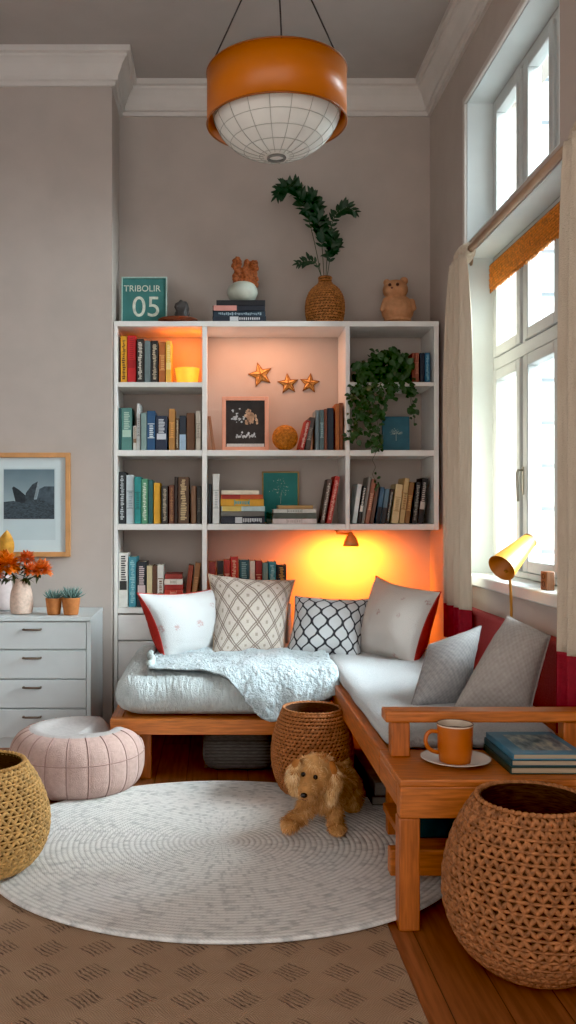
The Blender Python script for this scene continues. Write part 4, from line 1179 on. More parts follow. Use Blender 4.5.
def scale_fn(nt, b):
    x, y, z = lattice_uv(nt)
    tcn = nt.nodes.new('ShaderNodeTexCoord'); nz = mth(nt, 'MULTIPLY', mth(nt, 'SUBTRACT', noise_tex(nt, tcn.outputs['Object'], 40, 3), .5), .25)
    a_ = mth(nt, 'MULTIPLY', x, 10.0); c_ = mth(nt, 'MULTIPLY', y, 8.0)
    wv = mth(nt, 'MULTIPLY', mth(nt, 'COSINE', mth(nt, 'MULTIPLY', y, 2*PI*4.1)), .25)
    ls = []
    for sg in (1, -1):
        f_ = mth(nt, 'FRACT', mth(nt, 'ADD', mth(nt, 'ADD', mth(nt, 'MULTIPLY', x, 6.2), mth(nt, 'MULTIPLY', nz, .5)), mth(nt, 'ADD', mth(nt, 'MULTIPLY', wv, sg), 5.0 if sg > 0 else 5.5)))
        ls.append(smooth_lt(nt, mth(nt, 'ABSOLUTE', mth(nt, 'SUBTRACT', f_, .5)), .085, .035))
    l = mth(nt, 'MAXIMUM', ls[0], ls[1])
    c = mixc(nt, l, lin('#bfc3c6'), lin('#25262c')); nt.links.new(c, b.inputs['Base Color'])
    n = noise_tex(nt, tcn.outputs['Object'], 160, 2); add_bump(nt, b, mth(nt, 'ADD', l, n), .5, .004)
def motif_fn(base, spot, thr=.16):
    def fn(nt, b):
        x, y, z = lattice_uv(nt)
        tcn = nt.nodes.new('ShaderNodeTexCoord')
        cb = nt.nodes.new('ShaderNodeCombineXYZ'); nt.links.new(x, cb.inputs[0]); nt.links.new(y, cb.inputs[1])
        vo = nt.nodes.new('ShaderNodeTexVoronoi'); vo.inputs['Scale'].default_value = 4.5; vo.inputs['Randomness'].default_value = .35; nt.links.new(cb.outputs[0], vo.inputs['Vector'])
        nz = noise_tex(nt, tcn.outputs['Object'], 110, 3)
        m = mth(nt, 'MULTIPLY', smooth_lt(nt, vo.outputs['Distance'], thr, .04), smooth_lt(nt, nz, .52, .05))
        g = noise_tex(nt, tcn.outputs['Object'], 9, 3)
        c0 = mixc(nt, mth(nt, 'MULTIPLY', g, .35), lin(base), lin('#a7a6a4'))
        c = mixc(nt, mth(nt, 'MULTIPLY', m, .55), c0, lin(spot)); nt.links.new(c, b.inputs['Base Color'])
        n = noise_tex(nt, tcn.outputs['Object'], 240, 2); add_bump(nt, b, n, .5, .004)
    return fn
def knit_fn(base, dark):
    def fn(nt, b):
        x, y, z = lattice_uv(nt)
        w = mth(nt, 'MULTIPLY', mth(nt, 'SINE', mth(nt, 'MULTIPLY', x, 105)), mth(nt, 'SINE', mth(nt, 'MULTIPLY', y, 105)))
        tcn = nt.nodes.new('ShaderNodeTexCoord'); n = noise_tex(nt, tcn.outputs['Object'], 60, 3)
        f = mth(nt, 'ADD', mth(nt, 'MULTIPLY', mth(nt, 'ADD', w, 1), .13), mth(nt, 'MULTIPLY', n, .7))
        nt.links.new(mixc(nt, f, lin(dark), lin(base)), b.inputs['Base Color'])
        add_bump(nt, b, f, .6, .004)
    return fn
def pillow(name, label, tl, tr, br, bl, thick, front, back, piping, n=26, pinch=.10, seed=0, sag=.0, ff=.5):
    C4 = [P(*q) for q in (bl, br, tr, tl)]
    ctr = sum(C4, Vector())/4
    nrm = (C4[1]-C4[0]+C4[2]-C4[3]).cross(C4[3]-C4[0]+C4[2]-C4[1]).normalized()   # towards the viewer (-y)
    if nrm.y > 0: nrm = -nrm
    base = (C4[0]+C4[1])/2
    t = thing('pillow', label, 'pillow', tuple(base), 0, 'pillows on the seating')
    def pt(u, v, sg):
        a_, b_ = 2*u-1, 2*v-1
        a2 = a_*(1-pinch*(1-b_*b_)*abs(a_)); b2 = b_*(1-pinch*(1-a_*a_)*abs(b_))
        uu, vv = (a2+1)/2, (b2+1)/2
        p = C4[0]*(1-uu)*(1-vv) + C4[1]*uu*(1-vv) + C4[2]*uu*vv + C4[3]*(1-uu)*vv
        puff = (max(0, (1-a_**2)*(1-b_**2)))**.48
        edge = max(abs(a_), abs(b_))
        wr = .010*noise.noise(p*9+Vector((seed, 0, 0)))*min(1, puff*2) + .006*noise.noise(Vector((a_*3*abs(b_)+seed, b_*6, seed)))*edge*min(1, puff*3)
        return p + nrm*(sg*(thick*(ff if sg > 0 else 1-ff if sg < 0 else 0)*puff) + wr) - base
    N = 26
    def sp(t): return .5-.5*math.cos(PI*t)*.6 - .5*(1-2*t)*.4
    f = MB(); f.grid(lambda u, v: pt(sp(u), sp(v), 1), N, N, uv=True); f.build('front_panel', front, t)
    f = MB(); f.grid(lambda u, v: pt(sp(u), sp(v), -1), N, N, uv=True, flip=True); f.build('back_panel', back, t)
    loop = []
    for q in range(N): loop.append(pt(sp(q/N), 0, 0))
    for q in range(N): loop.append(pt(1, sp(q/N), 0))
    for q in range(N): loop.append(pt(1-sp(q/N), 1, 0))
    for q in range(N): loop.append(pt(0, 1-sp(q/N), 0))
    f = MB(); f.tube(loop, .0035, 6, closed=True); f.build('piping', piping, t)
    return t
REDF = mat('#a8281f', .85, .12, 60, .3, 200)
WHF = nodes_mat('white_motif_cotton', motif_fn('#b9bcbd', '#a06a66', .2), .95)
GRF = nodes_mat('sand_motif_linen', motif_fn('#c6c0ba', '#94605a'), .95)
DIA = nodes_mat('diamond_weave', diamond_fn, .95)
SCL = nodes_mat('black_lattice_print', scale_fn, .95)
KN1 = nodes_mat('grey_knit', knit_fn('#b6b6b6', '#77787b'), .95)
KN2 = nodes_mat('taupe_knit', knit_fn('#b9b3ae', '#8d8884'), .95)
PLN = mat('#cfc9bf', .95, .08, 40, .3, 220)
pillow('p1', 'white pillow with red back standing at the far left of the daybed', (137, 593, 4.26), (222, 586, 4.74), (223, 659, 4.60), (165, 661, 4.26), .23, WHF, REDF, REDF, seed=1, pinch=.14, ff=.36)
pillow('p2', 'cream pillow with brown diamond lattice, second from left on the daybed', (208, 574, 4.72), (295, 580, 4.80), (285, 658, 4.48), (212, 661, 4.38), .17, DIA, PLN, mat('#b8a48c', .9, .1), seed=4)
pillow('p3', 'pillow with black lattice on white, in the middle of the daybed', (295, 596, 4.66), (370, 599, 4.56), (361, 664, 4.32), (284, 659, 4.44), .15, SCL, mat('#c4c8ca', .95, .08), mat('#8a8c90', .9, .1), seed=9)
pillow('p4', 'sand coloured pillow with red back in the amber lit corner', (376, 576, 4.76), (441, 592, 4.26), (413, 669, 4.12), (357, 657, 4.44), .26, GRF, REDF, REDF, seed=14, pinch=.13, ff=.46)
pillow('p5', 'small grey knit pillow leaning in front on the window bench', (429, 645, 3.36), (481, 626, 3.46), (464, 707, 3.24), (410, 709, 3.18), .20, KN1, KN1, mat('#8a8a8c', .9, .1), seed=21, pinch=.03)
pillow('p6', 'large taupe grey pillow nearest the armrest on the window bench', (508, 616, 3.30), (550, 636, 3.12), (530, 713, 3.06), (452, 711, 3.11), .22, KN2, KN2, mat('#9a9490', .9, .1), seed=30, pinch=.03)
# folded paper on the mattress
mg = thing('folded_textile', 'small folded black striped white cloth lying on the bench mattress before the pillows', 'cloth', (.735, 2.97, .4805))
def cl(u, v): return Vector(((u-.5)*.13+(v-.5)*.03, (v-.5)*.075, .008+.006*math.sin(u*9)+.004*noise.noise(Vector((u*5, v*5, 1)))))
mb = MB(); mb.grid(cl, 24, 14); q = mb.build('cloth', mat('#c9cbca', .9, .08, 50), mg); s_ = q.modifiers.new('s', 'SOLIDIFY'); s_.thickness = .006; s_.offset = -1
mb = MB()
for q in range(4):
    v0 = .12+q*.22; mb.grid(lambda u, v, v0=v0: cl(.05+u*.9, v0+v*.09)+Vector((0, 0, .0012)), 24, 2)
mb.build('stripes', mat('#1c1c1e', .9, .1), mg)

# ================================================================= POUFS
def pouf(name, label, loc, R, H, seams, m, topm, seamm, squash=None, dish=.03, cat='pouf'):
    t = thing(name, label, cat, loc)
    prof = []
    for q in range(41):
        a_ = -PI/2 + PI*q/40
        prof.append((a_))
    def sd(u, v):           # side wall from bottom rim to top rim
        a_ = -PI/2*.92 + (PI/2*.92+PI/2*.80)*v
        c_, s_ = math.cos(a_), math.sin(a_)
        ee = .75
        r = R*(.50+.50*(abs(c_)**ee)); z = H/2 + H/2*(abs(s_)**.8)*(1 if s_ > 0 else -1)
        th_ = 2*PI*u
        sc = abs(math.cos(th_*seams/2))
        r *= 1-.030*(1-sc)**0 * (max(0, 1-sc*1.0) if False else 0)
        dip = math.exp(-((1-abs(math.cos(th_*seams/2)))/.06)) 
        r -= dip*.0045*R/.28*max(.2, c_)
        p = Vector((r*math.cos(th_), r*math.sin(th_), max(0, z)))
        if squash: p = squash(p)
        return p
    nu = seams*8
    mb = MB(); mb.grid(sd, nu, 30); 
    # floor disc
    mb.build('side_panels', m, t)
    # top and base
    def tp(u, v):
        q = sd(u, 1.0); r = 1-v
        z = q.z - dish*(1-(1-v)**2)*.9 + .012*math.sin(min(1, v*3.2)*PI)*(1 if v < .32 else 0)
        p = Vector((q.x*r, q.y*r, z)); return p
    mb = MB(); mb.grid(tp, nu, 12); mb.build('top_panel', topm, t)
    mb = MB(); mb.grid(lambda u, v: Vector((sd(u, 0).x*(1-v), sd(u, 0).y*(1-v), sd(u, 0).z)), nu, 3, flip=True); mb.build('base_panel', m, t)
    mb = MB()
    for kx in range(seams):
        u = kx/seams
        mb.tube([sd(u, v/24)*1.0 for v in range(1, 25)], .0032, 5)
    nn = 96
    mb.tube([sd(i_/nn, .60) + Vector((math.cos(2*PI*i_/nn), math.sin(2*PI*i_/nn), 0))*.0005 for i_ in range(nn)], .0018, 5, closed=True)
    mb.build('seam_piping', seamm, t)
    return t
PX, PY, PR, PH = -.588, 3.79, .283, .262
def squash(p):
    # pressed down where it tucks under the daybed's corner
    x, y = PX+p.x, PY+p.y
    k1 = max(0, min(1, (x+.52)/.07)); k2 = max(0, min(1, (y-3.77)/.09)); w_ = (k1*k1*(3-2*k1))*(k2*k2*(3-2*k2))
    lim = .196
    if p.z > lim: p = Vector((p.x, p.y, p.z+(lim-p.z)*w_))
    return p
pouf('pouf', 'large round blush pink pouf with vertical seams beside the daybed', (PX, PY, .001), PR, PH, 20, mat('#c0a49b', .95, .08, 60, .5, 300), mat('#b0aba9', .95, .06, 60, .5, 300), mat('#9b7f78', .9, .1), squash)
pz = thing('floor_cushion', 'dark grey ribbed floor cushion stored under the daybed', 'cushion', (.10, 4.17, 0))
mb = MB(); rbox(mb, -.165, .165, -.17, .17, .001, .175, (.07, .07, .07), 20)
mb.build('cushion_body', mat('#5d5955', .95, .25, 40, .9, 90, 0, (1, 1, 4)), pz)
mb = MB()
for q in range(9):
    z = .03+q*.0145; mb.tube([(-.155, -.1715+.0, z), (0, -.1735, z), (.155, -.1715, z)], .003, 5)
mb.build('rib_cords', mat('#4a4643', .95, .2), pz)

# ================================================================= BASKETS
def basket(label, loc, prof, rows, per, style, col, shell, rimcol, seed, group=None, rim_r=.011):
    t = thing('woven_basket', label, 'basket', loc, 0, group)
    pf = smooth_prof(prof, 3)
    weave(pf, rows, per, style, seed=seed).build('woven_wall', col, t)
    k0 = pf[0][0]
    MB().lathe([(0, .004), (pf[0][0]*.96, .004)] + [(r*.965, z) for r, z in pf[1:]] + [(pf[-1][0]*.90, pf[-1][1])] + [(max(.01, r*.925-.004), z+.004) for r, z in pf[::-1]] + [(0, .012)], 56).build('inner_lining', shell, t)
    r, z = pf[-1]
    mb = MB(); n = int(2*PI*r/.016)
    for kx in range(n):
        a_ = 2*PI*kx/n; er = Vector((math.cos(a_), math.sin(a_), 0)); et = Vector((-math.sin(a_), math.cos(a_), 0)); up = Vector((0, 0, 1))
        t1 = (et*.86+up*.35+er*.3).normalized(); t2 = up.cross(t1).normalized()
        stitch(mb, er*(r-.004)+Vector((0, 0, z+.002)), t1, t2, t1.cross(t2), .0135, rim_r*.62, rim_r*.62)
    mb.build('rim', rimcol, t)
    return t
basket('large brown crocheted basket on the floor at the right, in front of the bench', (X(533, 2.285), 2.283, .0005),
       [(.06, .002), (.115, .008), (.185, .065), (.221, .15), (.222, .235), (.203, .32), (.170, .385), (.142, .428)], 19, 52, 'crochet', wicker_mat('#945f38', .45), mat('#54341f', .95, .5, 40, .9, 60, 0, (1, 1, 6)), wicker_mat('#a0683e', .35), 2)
basket('golden straw crocheted basket at the left edge on the round rug', (-.742, 2.86, RT+.0005),
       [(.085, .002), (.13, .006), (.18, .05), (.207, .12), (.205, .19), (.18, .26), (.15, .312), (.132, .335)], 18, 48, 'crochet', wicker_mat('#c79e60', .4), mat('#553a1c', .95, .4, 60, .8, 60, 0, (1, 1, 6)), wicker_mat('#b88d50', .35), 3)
basket('brown twined basket in the corner between daybed and bench, behind the dog', (.388, 3.665, RT+.0005),
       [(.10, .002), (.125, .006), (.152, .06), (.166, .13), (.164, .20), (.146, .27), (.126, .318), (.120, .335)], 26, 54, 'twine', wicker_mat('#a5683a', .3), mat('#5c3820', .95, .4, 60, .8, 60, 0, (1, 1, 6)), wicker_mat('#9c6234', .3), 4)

# things under the bench -----------------------------------------------
def lying_box(label, x0, x1, y0, y1, z0, z1, hx_, ph, rot):
    t = thing('storage_binder', label, 'binder', ((x0+x1)/2, (y0+y1)/2, z0), rot, 'grey binders under the bench')
    a_, b_, h_ = (x1-x0)/2, (y1-y0)/2, z1-z0
    MB().box(-a_, a_, -b_, b_, 0, .004).box(-a_, a_, -b_, b_, h_-.004, h_).box(-a_, -a_+.004, -b_, b_, .004, h_-.004).build('cover', mat(hx_, .7, .2, 30, .2, 120), t, bevel=.0015)
    MB().box(-a_+.004, a_-.006, -b_+.006, b_-.006, .004, h_-.004).build('pages', ph, t, smooth=False)
    return t
gp = mat('#7a736d', .9, .2, 8, 0, None, 0, (1, 1, 60))
lying_box('dark grey binder lying on the rug under the bench, lower of two', .600, .85, 3.48, 4.02, RT+.0005, RT+.034, '#5f5b58', gp, .0)
lying_box('thick grey binder lying under the bench, upper of two', .606, .84, 3.50, 4.0, RT+.035, RT+.085, '#716d6a', gp, .03)
tb = thing('storage_box', 'dark teal box on the lower shelf of the bench end', 'box', (.70, 2.92, .1445))
MB().box(-.08, .08, -.12, .12, 0, .078).build('box_body', mat('#173338', .7, .2, 20), tb, bevel=.003)
MB().box(-.083, .083, -.123, .123, .0785, .098).build('lid', mat('#1b3c42', .7, .2, 20), tb, bevel=.003)

# ================================================================= TABLE END: mug, saucer, books
TT = .4205
sx, sy_ = X(454.5, 2.655), 2.645
sau = tag(MB().lathe([(0, 0), (.045, 0), (.05, .003), (.075, .009), (.1, .017), (.101, .019), (.098, .019), (.07, .012), (.045, .007), (0, .006)], 56).build('saucer', mat('#cfc8c0', .25, .03, 20)), 'white saucer under the orange mug on the bench end', 'saucer')
sau.location = (sx, sy_, TT)
mug = thing('mug', 'orange mug with pale inside standing on the saucer', 'mug', (X(454.5, 2.645), 2.640, TT+.0075))
MB().lathe([(0, 0), (.044, 0), (.045, .004), (.0495, .03), (.052, .106), (.052, .11), (.051, .1115), (.049, .11), (.0485, .106), (.045, .03), (.04, .012), (0, .010)], 48, mis=[0]*4+[1]*7).build('body', [mat('#b5601c', .3, .08, 14), mat('#d2c2ae', .35, .05, 14)], mug)
MB().tube([(math.cos(2*PI*q/48)*.0512, math.sin(2*PI*q/48)*.0512, .111) for q in range(48)], .0014, 6, closed=True).build('rim', mat('#4a2410', .4, .1), mug)
hp = [(-.049, 0, .086), (-.07, -.004, .091), (-.085, -.008, .082), (-.09, -.01, .062), (-.082, -.008, .042), (-.066, -.003, .03), (-.049, 0, .026)]
sp_ = []
for a_, b_ in zip(hp[:-1], hp[1:]): sp_ += [Vector(a_).lerp(Vector(b_), q/4) for q in range(4)]
sp_.append(Vector(hp[-1]))
for _ in range(3): sp_ = [sp_[0]] + [(sp_[i-1]+sp_[i]*2+sp_[i+1])/4 for i in range(1, len(sp_)-1)] + [sp_[-1]]
MB().tube(sp_, .0062, 10).build('handle', mat('#b5601c', .3, .08, 14), mug)
MB().lathe([(.0475, .092), (.02, .0922), (0, .0922)], 32).build('coffee', mat('#3a1e10', .15, .1), mug)
def table_book(label, x0, x1, y0, y1, z0, z1, hx_, topart=None, rot=0):
    t = thing('book', label, 'book', ((x0+x1)/2, (y0+y1)/2, z0), rot, 'large books on the bench end')
    a_, b_, h_ = (x1-x0)/2, (y1-y0)/2, z1-z0
    MB().box(-a_, a_, -b_, b_, 0, .003).box(-a_, a_, -b_, b_, h_-.003, h_).box(-a_, -a_+.003, -b_, b_, .003, h_-.003).build('cover', mat(hx_, .4, .15, 18), t, bevel=.001)
    MB().box(-a_+.003, a_-.005, -b_+.005, b_-.005, .003, h_-.003).build('pages', mat('#b7a58c', .9, .15, 6, 0, None, 0, (1, 1, 90)), t, smooth=False)
    if topart:
        mb = MB(); mb.box(-a_*.62, a_*.8, -b_*.72, b_*.70, h_, h_+.0004); mb.build('cover_picture', topart, t, smooth=False)
    return t
def art_fn(nt, b):
    tc = nt.nodes.new('ShaderNodeTexCoord')
    mp = nt.nodes.new('ShaderNodeMapping'); mp.inputs['Scale'].default_value = (22, 9, 1); nt.links.new(tc.outputs['Object'], mp.inputs[0])
    n = noise_tex(nt, mp.outputs[0], 1.6, 6)
    r = nt.nodes.new('ShaderNodeValToRGB'); nt.links.new(n, r.inputs[0])
    e_ = r.color_ramp.elements; e_[0].position = .36; e_[0].color = lin('#24444f'); e_[1].position = .68; e_[1].color = lin('#b5b9a6')
    m_ = r.color_ramp.elements.new(.5); m_.color = lin('#6e8286')
    nt.links.new(r.outputs[0], b.inputs['Base Color'])
table_book('dark green book, bottom of the stack on the bench end', .826, 1.030, 2.53, 2.79, TT, TT+.021, '#27423c')
table_book('blue green book, middle of the stack on the bench end', .829, 1.030, 2.532, 2.792, TT+.0215, TT+.0405, '#2c5560')
table_book('blue book with pale landscape cover, topmost on the bench end', .832, 1.034, 2.528, 2.785, TT+.041, TT+.059, '#3b7c98', nodes_mat('cover_landscape', art_fn, .35))

# ================================================================= READING LAMP, SILL BLOCK
rl = thing('reading_lamp', 'slender reading lamp with yellow cone shade standing at the window bench', 'lamp', (1.135, 3.47, .4085))
ro_ = Vector(rl.location)
MB().lathe([(0, 0), (.045, 0), (.045, .008), (.01, .014), (0, .014)], 28).build('base', mat('#a06a28', .4, .1, 20, 0, None, .5), rl)
m1 = P(501.5, 568, 3.41)-ro_; m2 = P(529, 540.5, 3.50)-ro_; ax_ = (m2-m1)
stem_top = m1.lerp(m2, .18)+Vector((.0, .02, -.03))
MB().tube([(0, 0, .012), (0, 0, .38), (-.006, 0, stem_top.z-.02), tuple(stem_top)], .0055, 8).build('stem', mat('#a8742c', .35, .1, 20, 0, None, .6), rl)
Mx = Matrix.Translation(m1) @ ax_.to_track_quat('Z', 'Y').to_matrix().to_4x4()
Ls = ax_.length
MB().lathe([(.056, 0), (.0545, .004), (.029, Ls), (.028, Ls+.002), (0, Ls+.002), (0, Ls-.003), (.026, Ls-.003), (.053, .002), (.056, 0)], 40, mis=[0]*4+[1]*4, M=Mx).build('lamp_shade', [mat('#d9922a', .45, .06, 20), mat('#b06a20', .5, .06, 20)], rl)
MB().lathe([(.0298, Ls-.006), (.0305, Ls-.004), (.0305, Ls+.004), (.028, Ls+.005), (0, Ls+.005)], 32, M=Mx).build('shade_cap', mat('#6a4a20', .4, .1), rl)
MB().sphere((0, 0, Ls*.4), (.02, .02, .028), 14, 10, M=Mx).build('bulb', mat('#e8dcc8', .3, .03), rl)
sb = thing('sill_block', 'small brown wooden block with dark oval marks on the window sill', 'ornament', (1.262, 3.435, LO0+.0285))
MB().box(-.016, .016, -.03, .03, 0, .072).build('block', mat('#6e4426', .6, .2, 20, 0, None, 0, (14, 14, 1.2)), sb, bevel=.003)
mb = MB()
for cz in (.024, .052):
    mb.tube([(-.0165, .013*math.cos(2*PI*q/20), cz+.010*math.sin(2*PI*q/20)) for q in range(20)], .0014, 5, closed=True)
mb.build('oval_marks', mat('#2a1810', .7, .1), sb)

# ================================================================= CURTAINS, ROD, VALANCE
RODZ, RODX = 2.395, 1.185
rod = thing('curtain_rod', 'long pale wooden curtain rod across the window wall', 'curtain rod', (RODX, 3.6, RODZ))
MB().tube([(0, -1.15, 0), (0, .83, 0)], .0155, 14).build('pole', mat('#a3866e', .5, .15, 12), rod)
mb = MB(); mb.sphere((0, .84, 0), .022, 16, 10); mb.build('finial', mat('#a3866e', .5, .15, 12), rod)
for yb in (-.9, .80): MB().tube([(0, yb, 0), (WX-RODX-.004, yb, 0)], .010, 8).lathe([(0, 0), (.026, 0), (.026, .006), (0, .006)], 16, M=Matrix.Translation((WX-RODX-.001, yb, 0)) @ Matrix.Rotation(-PI/2, 4, 'Y')).build('bracket', mat('#8c735c', .5, .1), rod)
def curtain(label, y0, y1, x0, pleats, amp, zb, zr, seed, ytop0, ytop1, topz):
    t = thing('curtain', label, 'curtain', (x0, (y0+y1)/2, zb), 0)
    O_ = Vector(t.location)
    def pt(u, z):
        f = (z-zb)/(topz-zb)
        k_ = max(0, (f-.90)/.10); g = 1-math.exp(-max(0, (1-f))*9)
        ya, yb = y0+(ytop0-y0)*(1-g), y1+(ytop1-y1)*(1-g)
        ph = u*pleats*2*PI + seed + .5*noise.noise(Vector((u*3, f*1.5, seed)))
        a_ = amp*(.55+.45*g)*(1+.35*noise.noise(Vector((u*4, f*2, seed+5))))
        y = ya+(yb-ya)*u + .25*(yb-ya)/pleats*math.sin(ph*2)*.3
        x = x0 + a_*math.sin(ph)
        return Vector((x, y, z))-O_
    NU = pleats*14
    mb = MB(); mb.grid(lambda u, v: pt(u, zr+(topz-zr)*v), NU, 60)
    o = mb.build('panel', nodes_mat('cream_linen', sheet_fn('#d3c6b4', '#b8a994', 60, (1, 1, .12)), .95), t)
    s = o.modifiers.new('s', 'SOLIDIFY'); s.thickness = .003
    mb = MB(); mb.grid(lambda u, v: pt(u, zb+(zr-zb)*v), NU, 24)
    o = mb.build('red_hem_band', mat('#8a1626', .85, .15, 50, .3, 200), t)
    s = o.modifiers.new('s', 'SOLIDIFY'); s.thickness = .003
    # gathered heading round the rod
    mb = MB()
    def hd(u, v):
        a_ = 2*PI*v; ph = u*pleats*4*PI+seed; sw = math.sin(PI*min(1, max(0, u)))**.5; r = .0165+.020*sw+.006*math.sin(ph)*sw
        return Vector((RODX + r*math.cos(a_), ytop0+(ytop1-ytop0)*u, RODZ + r*1.15*math.sin(a_)))-O_
    mb.grid(hd, pleats*10, 14); o = mb.build('heading', nodes_mat('cream_linen_heading', sheet_fn('#d3c6b4', '#b09c84', 60, (1, 1, 1)), .95), t)
    s = o.modifiers.new('s', 'SOLIDIFY'); s.thickness = .003
    return t
curtain('cream curtain with red hem gathered at the far end of the window', 4.12, 4.52, 1.150, 4, .024, .545, .712, 1.0, 4.20, 4.43, 2.372)
curtain('cream curtain with red hem hanging at the right edge nearest the camera', 2.56, 3.03, 1.148, 5, .024, .43, .700, 2.2, 2.62, 2.99, 2.372)
va = thing('woven_valance', 'short orange woven valance across the top of the lower window', 'valance', (WP-.016, 3.84, 2.262))
mb = MB()
for q in range(9):
    zz = .012+q*.013
    n_ = 92
    for kx in range(n_):
        y = -.62+1.245*kx/n_ + (.0067 if q % 2 else 0)
        stitch(mb, Vector((-.004, y, zz)), Vector((0, .85, .5)).normalized(), Vector((0, -.5, .85)), Vector((-1, 0, 0)), .0095, .0062, .006, 5)
mb.build('woven_strip', wicker_mat('#c97a28', .4), va)
mb = MB().box(0, .004, -.625, .625, .004, .13); mb.build('backing', mat('#7a3c10', .9, .2), va, smooth=False)
mb = MB(); rg = random.Random(4)
for kx in range(150):
    y = -.62+1.24*kx/149; mb.tube([(-.002, y, .008), (-.003, y+rg.uniform(-.004, .004), -.008-rg.uniform(0, .008))], .0022, 4)
mb.build('fringe', wicker_mat('#b5702c', .4), va)

# ================================================================= PENDANT LAMP
pd = thing('pendant_lamp', 'orange drum pendant with white paneled dome hanging from the ceiling', 'lamp', (X(276.5, 3.237), 3.237, 2.555))
DR, DH = .25, .182
ORG = nodes_mat('orange_shade', lambda nt, b: (b.inputs['Base Color'].__setattr__('default_value', lin('#c46a12'))), .35)
om = mat('#c0690f', .38, .06, 6)
MB().lathe([(DR, 0), (DR, DH)], 96).build('drum_shade', om, pd).modifiers.new('s', 'SOLIDIFY').thickness = .004
MB().tube([(math.cos(2*PI*q/96)*DR, math.sin(2*PI*q/96)*DR, 0) for q in range(96)], .0035, 6, closed=True).tube([(math.cos(2*PI*q/96)*DR, math.sin(2*PI*q/96)*DR, DH) for q in range(96)], .0035, 6, closed=True).build('shade_rim', mat('#8a4a0c', .4, .1), pd)
DOM, DOMH = .232, .185
z_eq = .065
dp = [(DOM*math.cos(a_), z_eq-DOMH*math.sin(a_)) for a_ in [PI/2*q/24 for q in range(0, 25)]]
dome = MB().lathe(dp[::-1], 96).build('dome_diffuser', mat('#d8d8d2', .7, .03, 12), pd); dome.modifiers.new('s', 'SOLIDIFY').thickness = .003
wg = MB()
for kx in range(18):
    a_ = 2*PI*kx/18; wg.tube([(math.cos(a_)*(r+.001), math.sin(a_)*(r+.001), z-.0012) for r, z in dp[:22]], .001, 5)
for q in (4, 8, 12, 16, 20):
    r, z = dp[q]; wg.tube([(math.cos(2*PI*j/96)*(r+.001), math.sin(2*PI*j/96)*(r+.001), z-.0012) for j in range(96)], .001, 5, closed=True)
wg.build('panel_seams', mat('#a3a39b', .7, .1), pd)
r, z = .03, z_eq-DOMH
MB().tube([(math.cos(2*PI*j/32)*.03, math.sin(2*PI*j/32)*.03, z-.002) for j in range(32)], .005, 8, closed=True).build('finial_ring', mat('#6a6a66', .5, .1), pd)
hub = (0, 0, .72)
for kx, a_ in enumerate((PI, -PI/2, 0)):
    MB().tube([(DR*math.cos(a_), DR*math.sin(a_), DH-.004), hub], .003, 6).build('suspension_cord', DARKMETAL, pd)
MB().tube([hub, (0, 0, CH-2.555-.02)], .004, 8).build('power_cord', DARKMETAL, pd)
MB().lathe([(0, 0), (.05, 0), (.055, -.02), (.02, -.035), (0, -.035)], 24, (0, 0, CH-2.555-.0005)).build('canopy', DARKMETAL, pd)
MB().box(-DR+.004, DR-.004, -.006, .006, DH-.03, DH-.022).box(-.006, .006, -DR+.004, DR-.004, DH-.03, DH-.022).build('spider_frame', DARKMETAL, pd)

# ================================================================= DOG
dog = thing('dog', 'fluffy golden toy-like puppy standing on the round rug in front of the basket', 'dog', (X(322, 3.25), 3.27, RT))
kd = 3.25
O_ = Vector(dog.location)
def D(px, py, y): q = P(px, py, y)-O_; return q
hd = D(316, 776, 3.17)
parts = [
 (hd, (.068, .066, .066)), (hd+Vector((0, .01, .018)), (.066, .064, .058)),
 (D(310, 783, 3.13), (.04, .04, .034)), (hd+Vector((-.018, -.05, -.022)), D(304.5, 790.5, 3.085), .036, .025),  # muzzle
 (hd, D(322, 796, 3.24), .052, .058),                                    # neck
 (D(322, 795, 3.235), (.060, .064, .056)),                                  # chest
 (D(324, 792, 3.26), D(340, 780, 3.44), .062, .068), (D(341, 782, 3.45), (.074, .08, .072)),   # trunk to rump
 (D(313, 798, 3.22), D(301, 814, 3.19), .038, .031), (D(301, 814, 3.19), D(292, 821, 3.15), .031, .028), (D(290, 825, 3.13), (.034, .042, .02)),      # left foreleg reaching out
 (D(331, 795, 3.22), D(335, 817, 3.20), .036, .031), (D(335, 819, 3.20), D(336.5, 825, 3.18), .030, .028), (D(337, 829, 3.155), (.034, .044, .021)),   # right foreleg
 (D(350, 793, 3.44), D(352, 806, 3.42), .048, .034), (D(352, 806, 3.42), D(350, 815, 3.46), .03, .024), (D(350.5, 815, 3.43), (.028, .04, .018)),
 (D(326, 793, 3.46), D(326, 806, 3.44), .046, .034), (D(326, 806, 3.44), D(327, 815, 3.48), .03, .024), (D(326, 815, 3.45), (.028, .04, .018)),
 (D(344, 768, 3.5), D(348, 762, 3.52), .022, .014),
]
pm = []
for p in parts:
    if len(p) == 2 and isinstance(p[1], tuple): pm.append((tuple(p[0]), p[1]))
    else: pm.append(p)
minz = 1e9
bme = blob(pm, .0065, 4, lambda p, n: .0025*noise.noise(p*60))
mz = min(v.co.z for v in bme.vertices)
for v in bme.vertices: v.co.z = max(v.co.z, .001)
FURB = mat('#bb8850', .9, .25, 30, .5, 150)
mesh_obj('body', bme, FURB, dog)
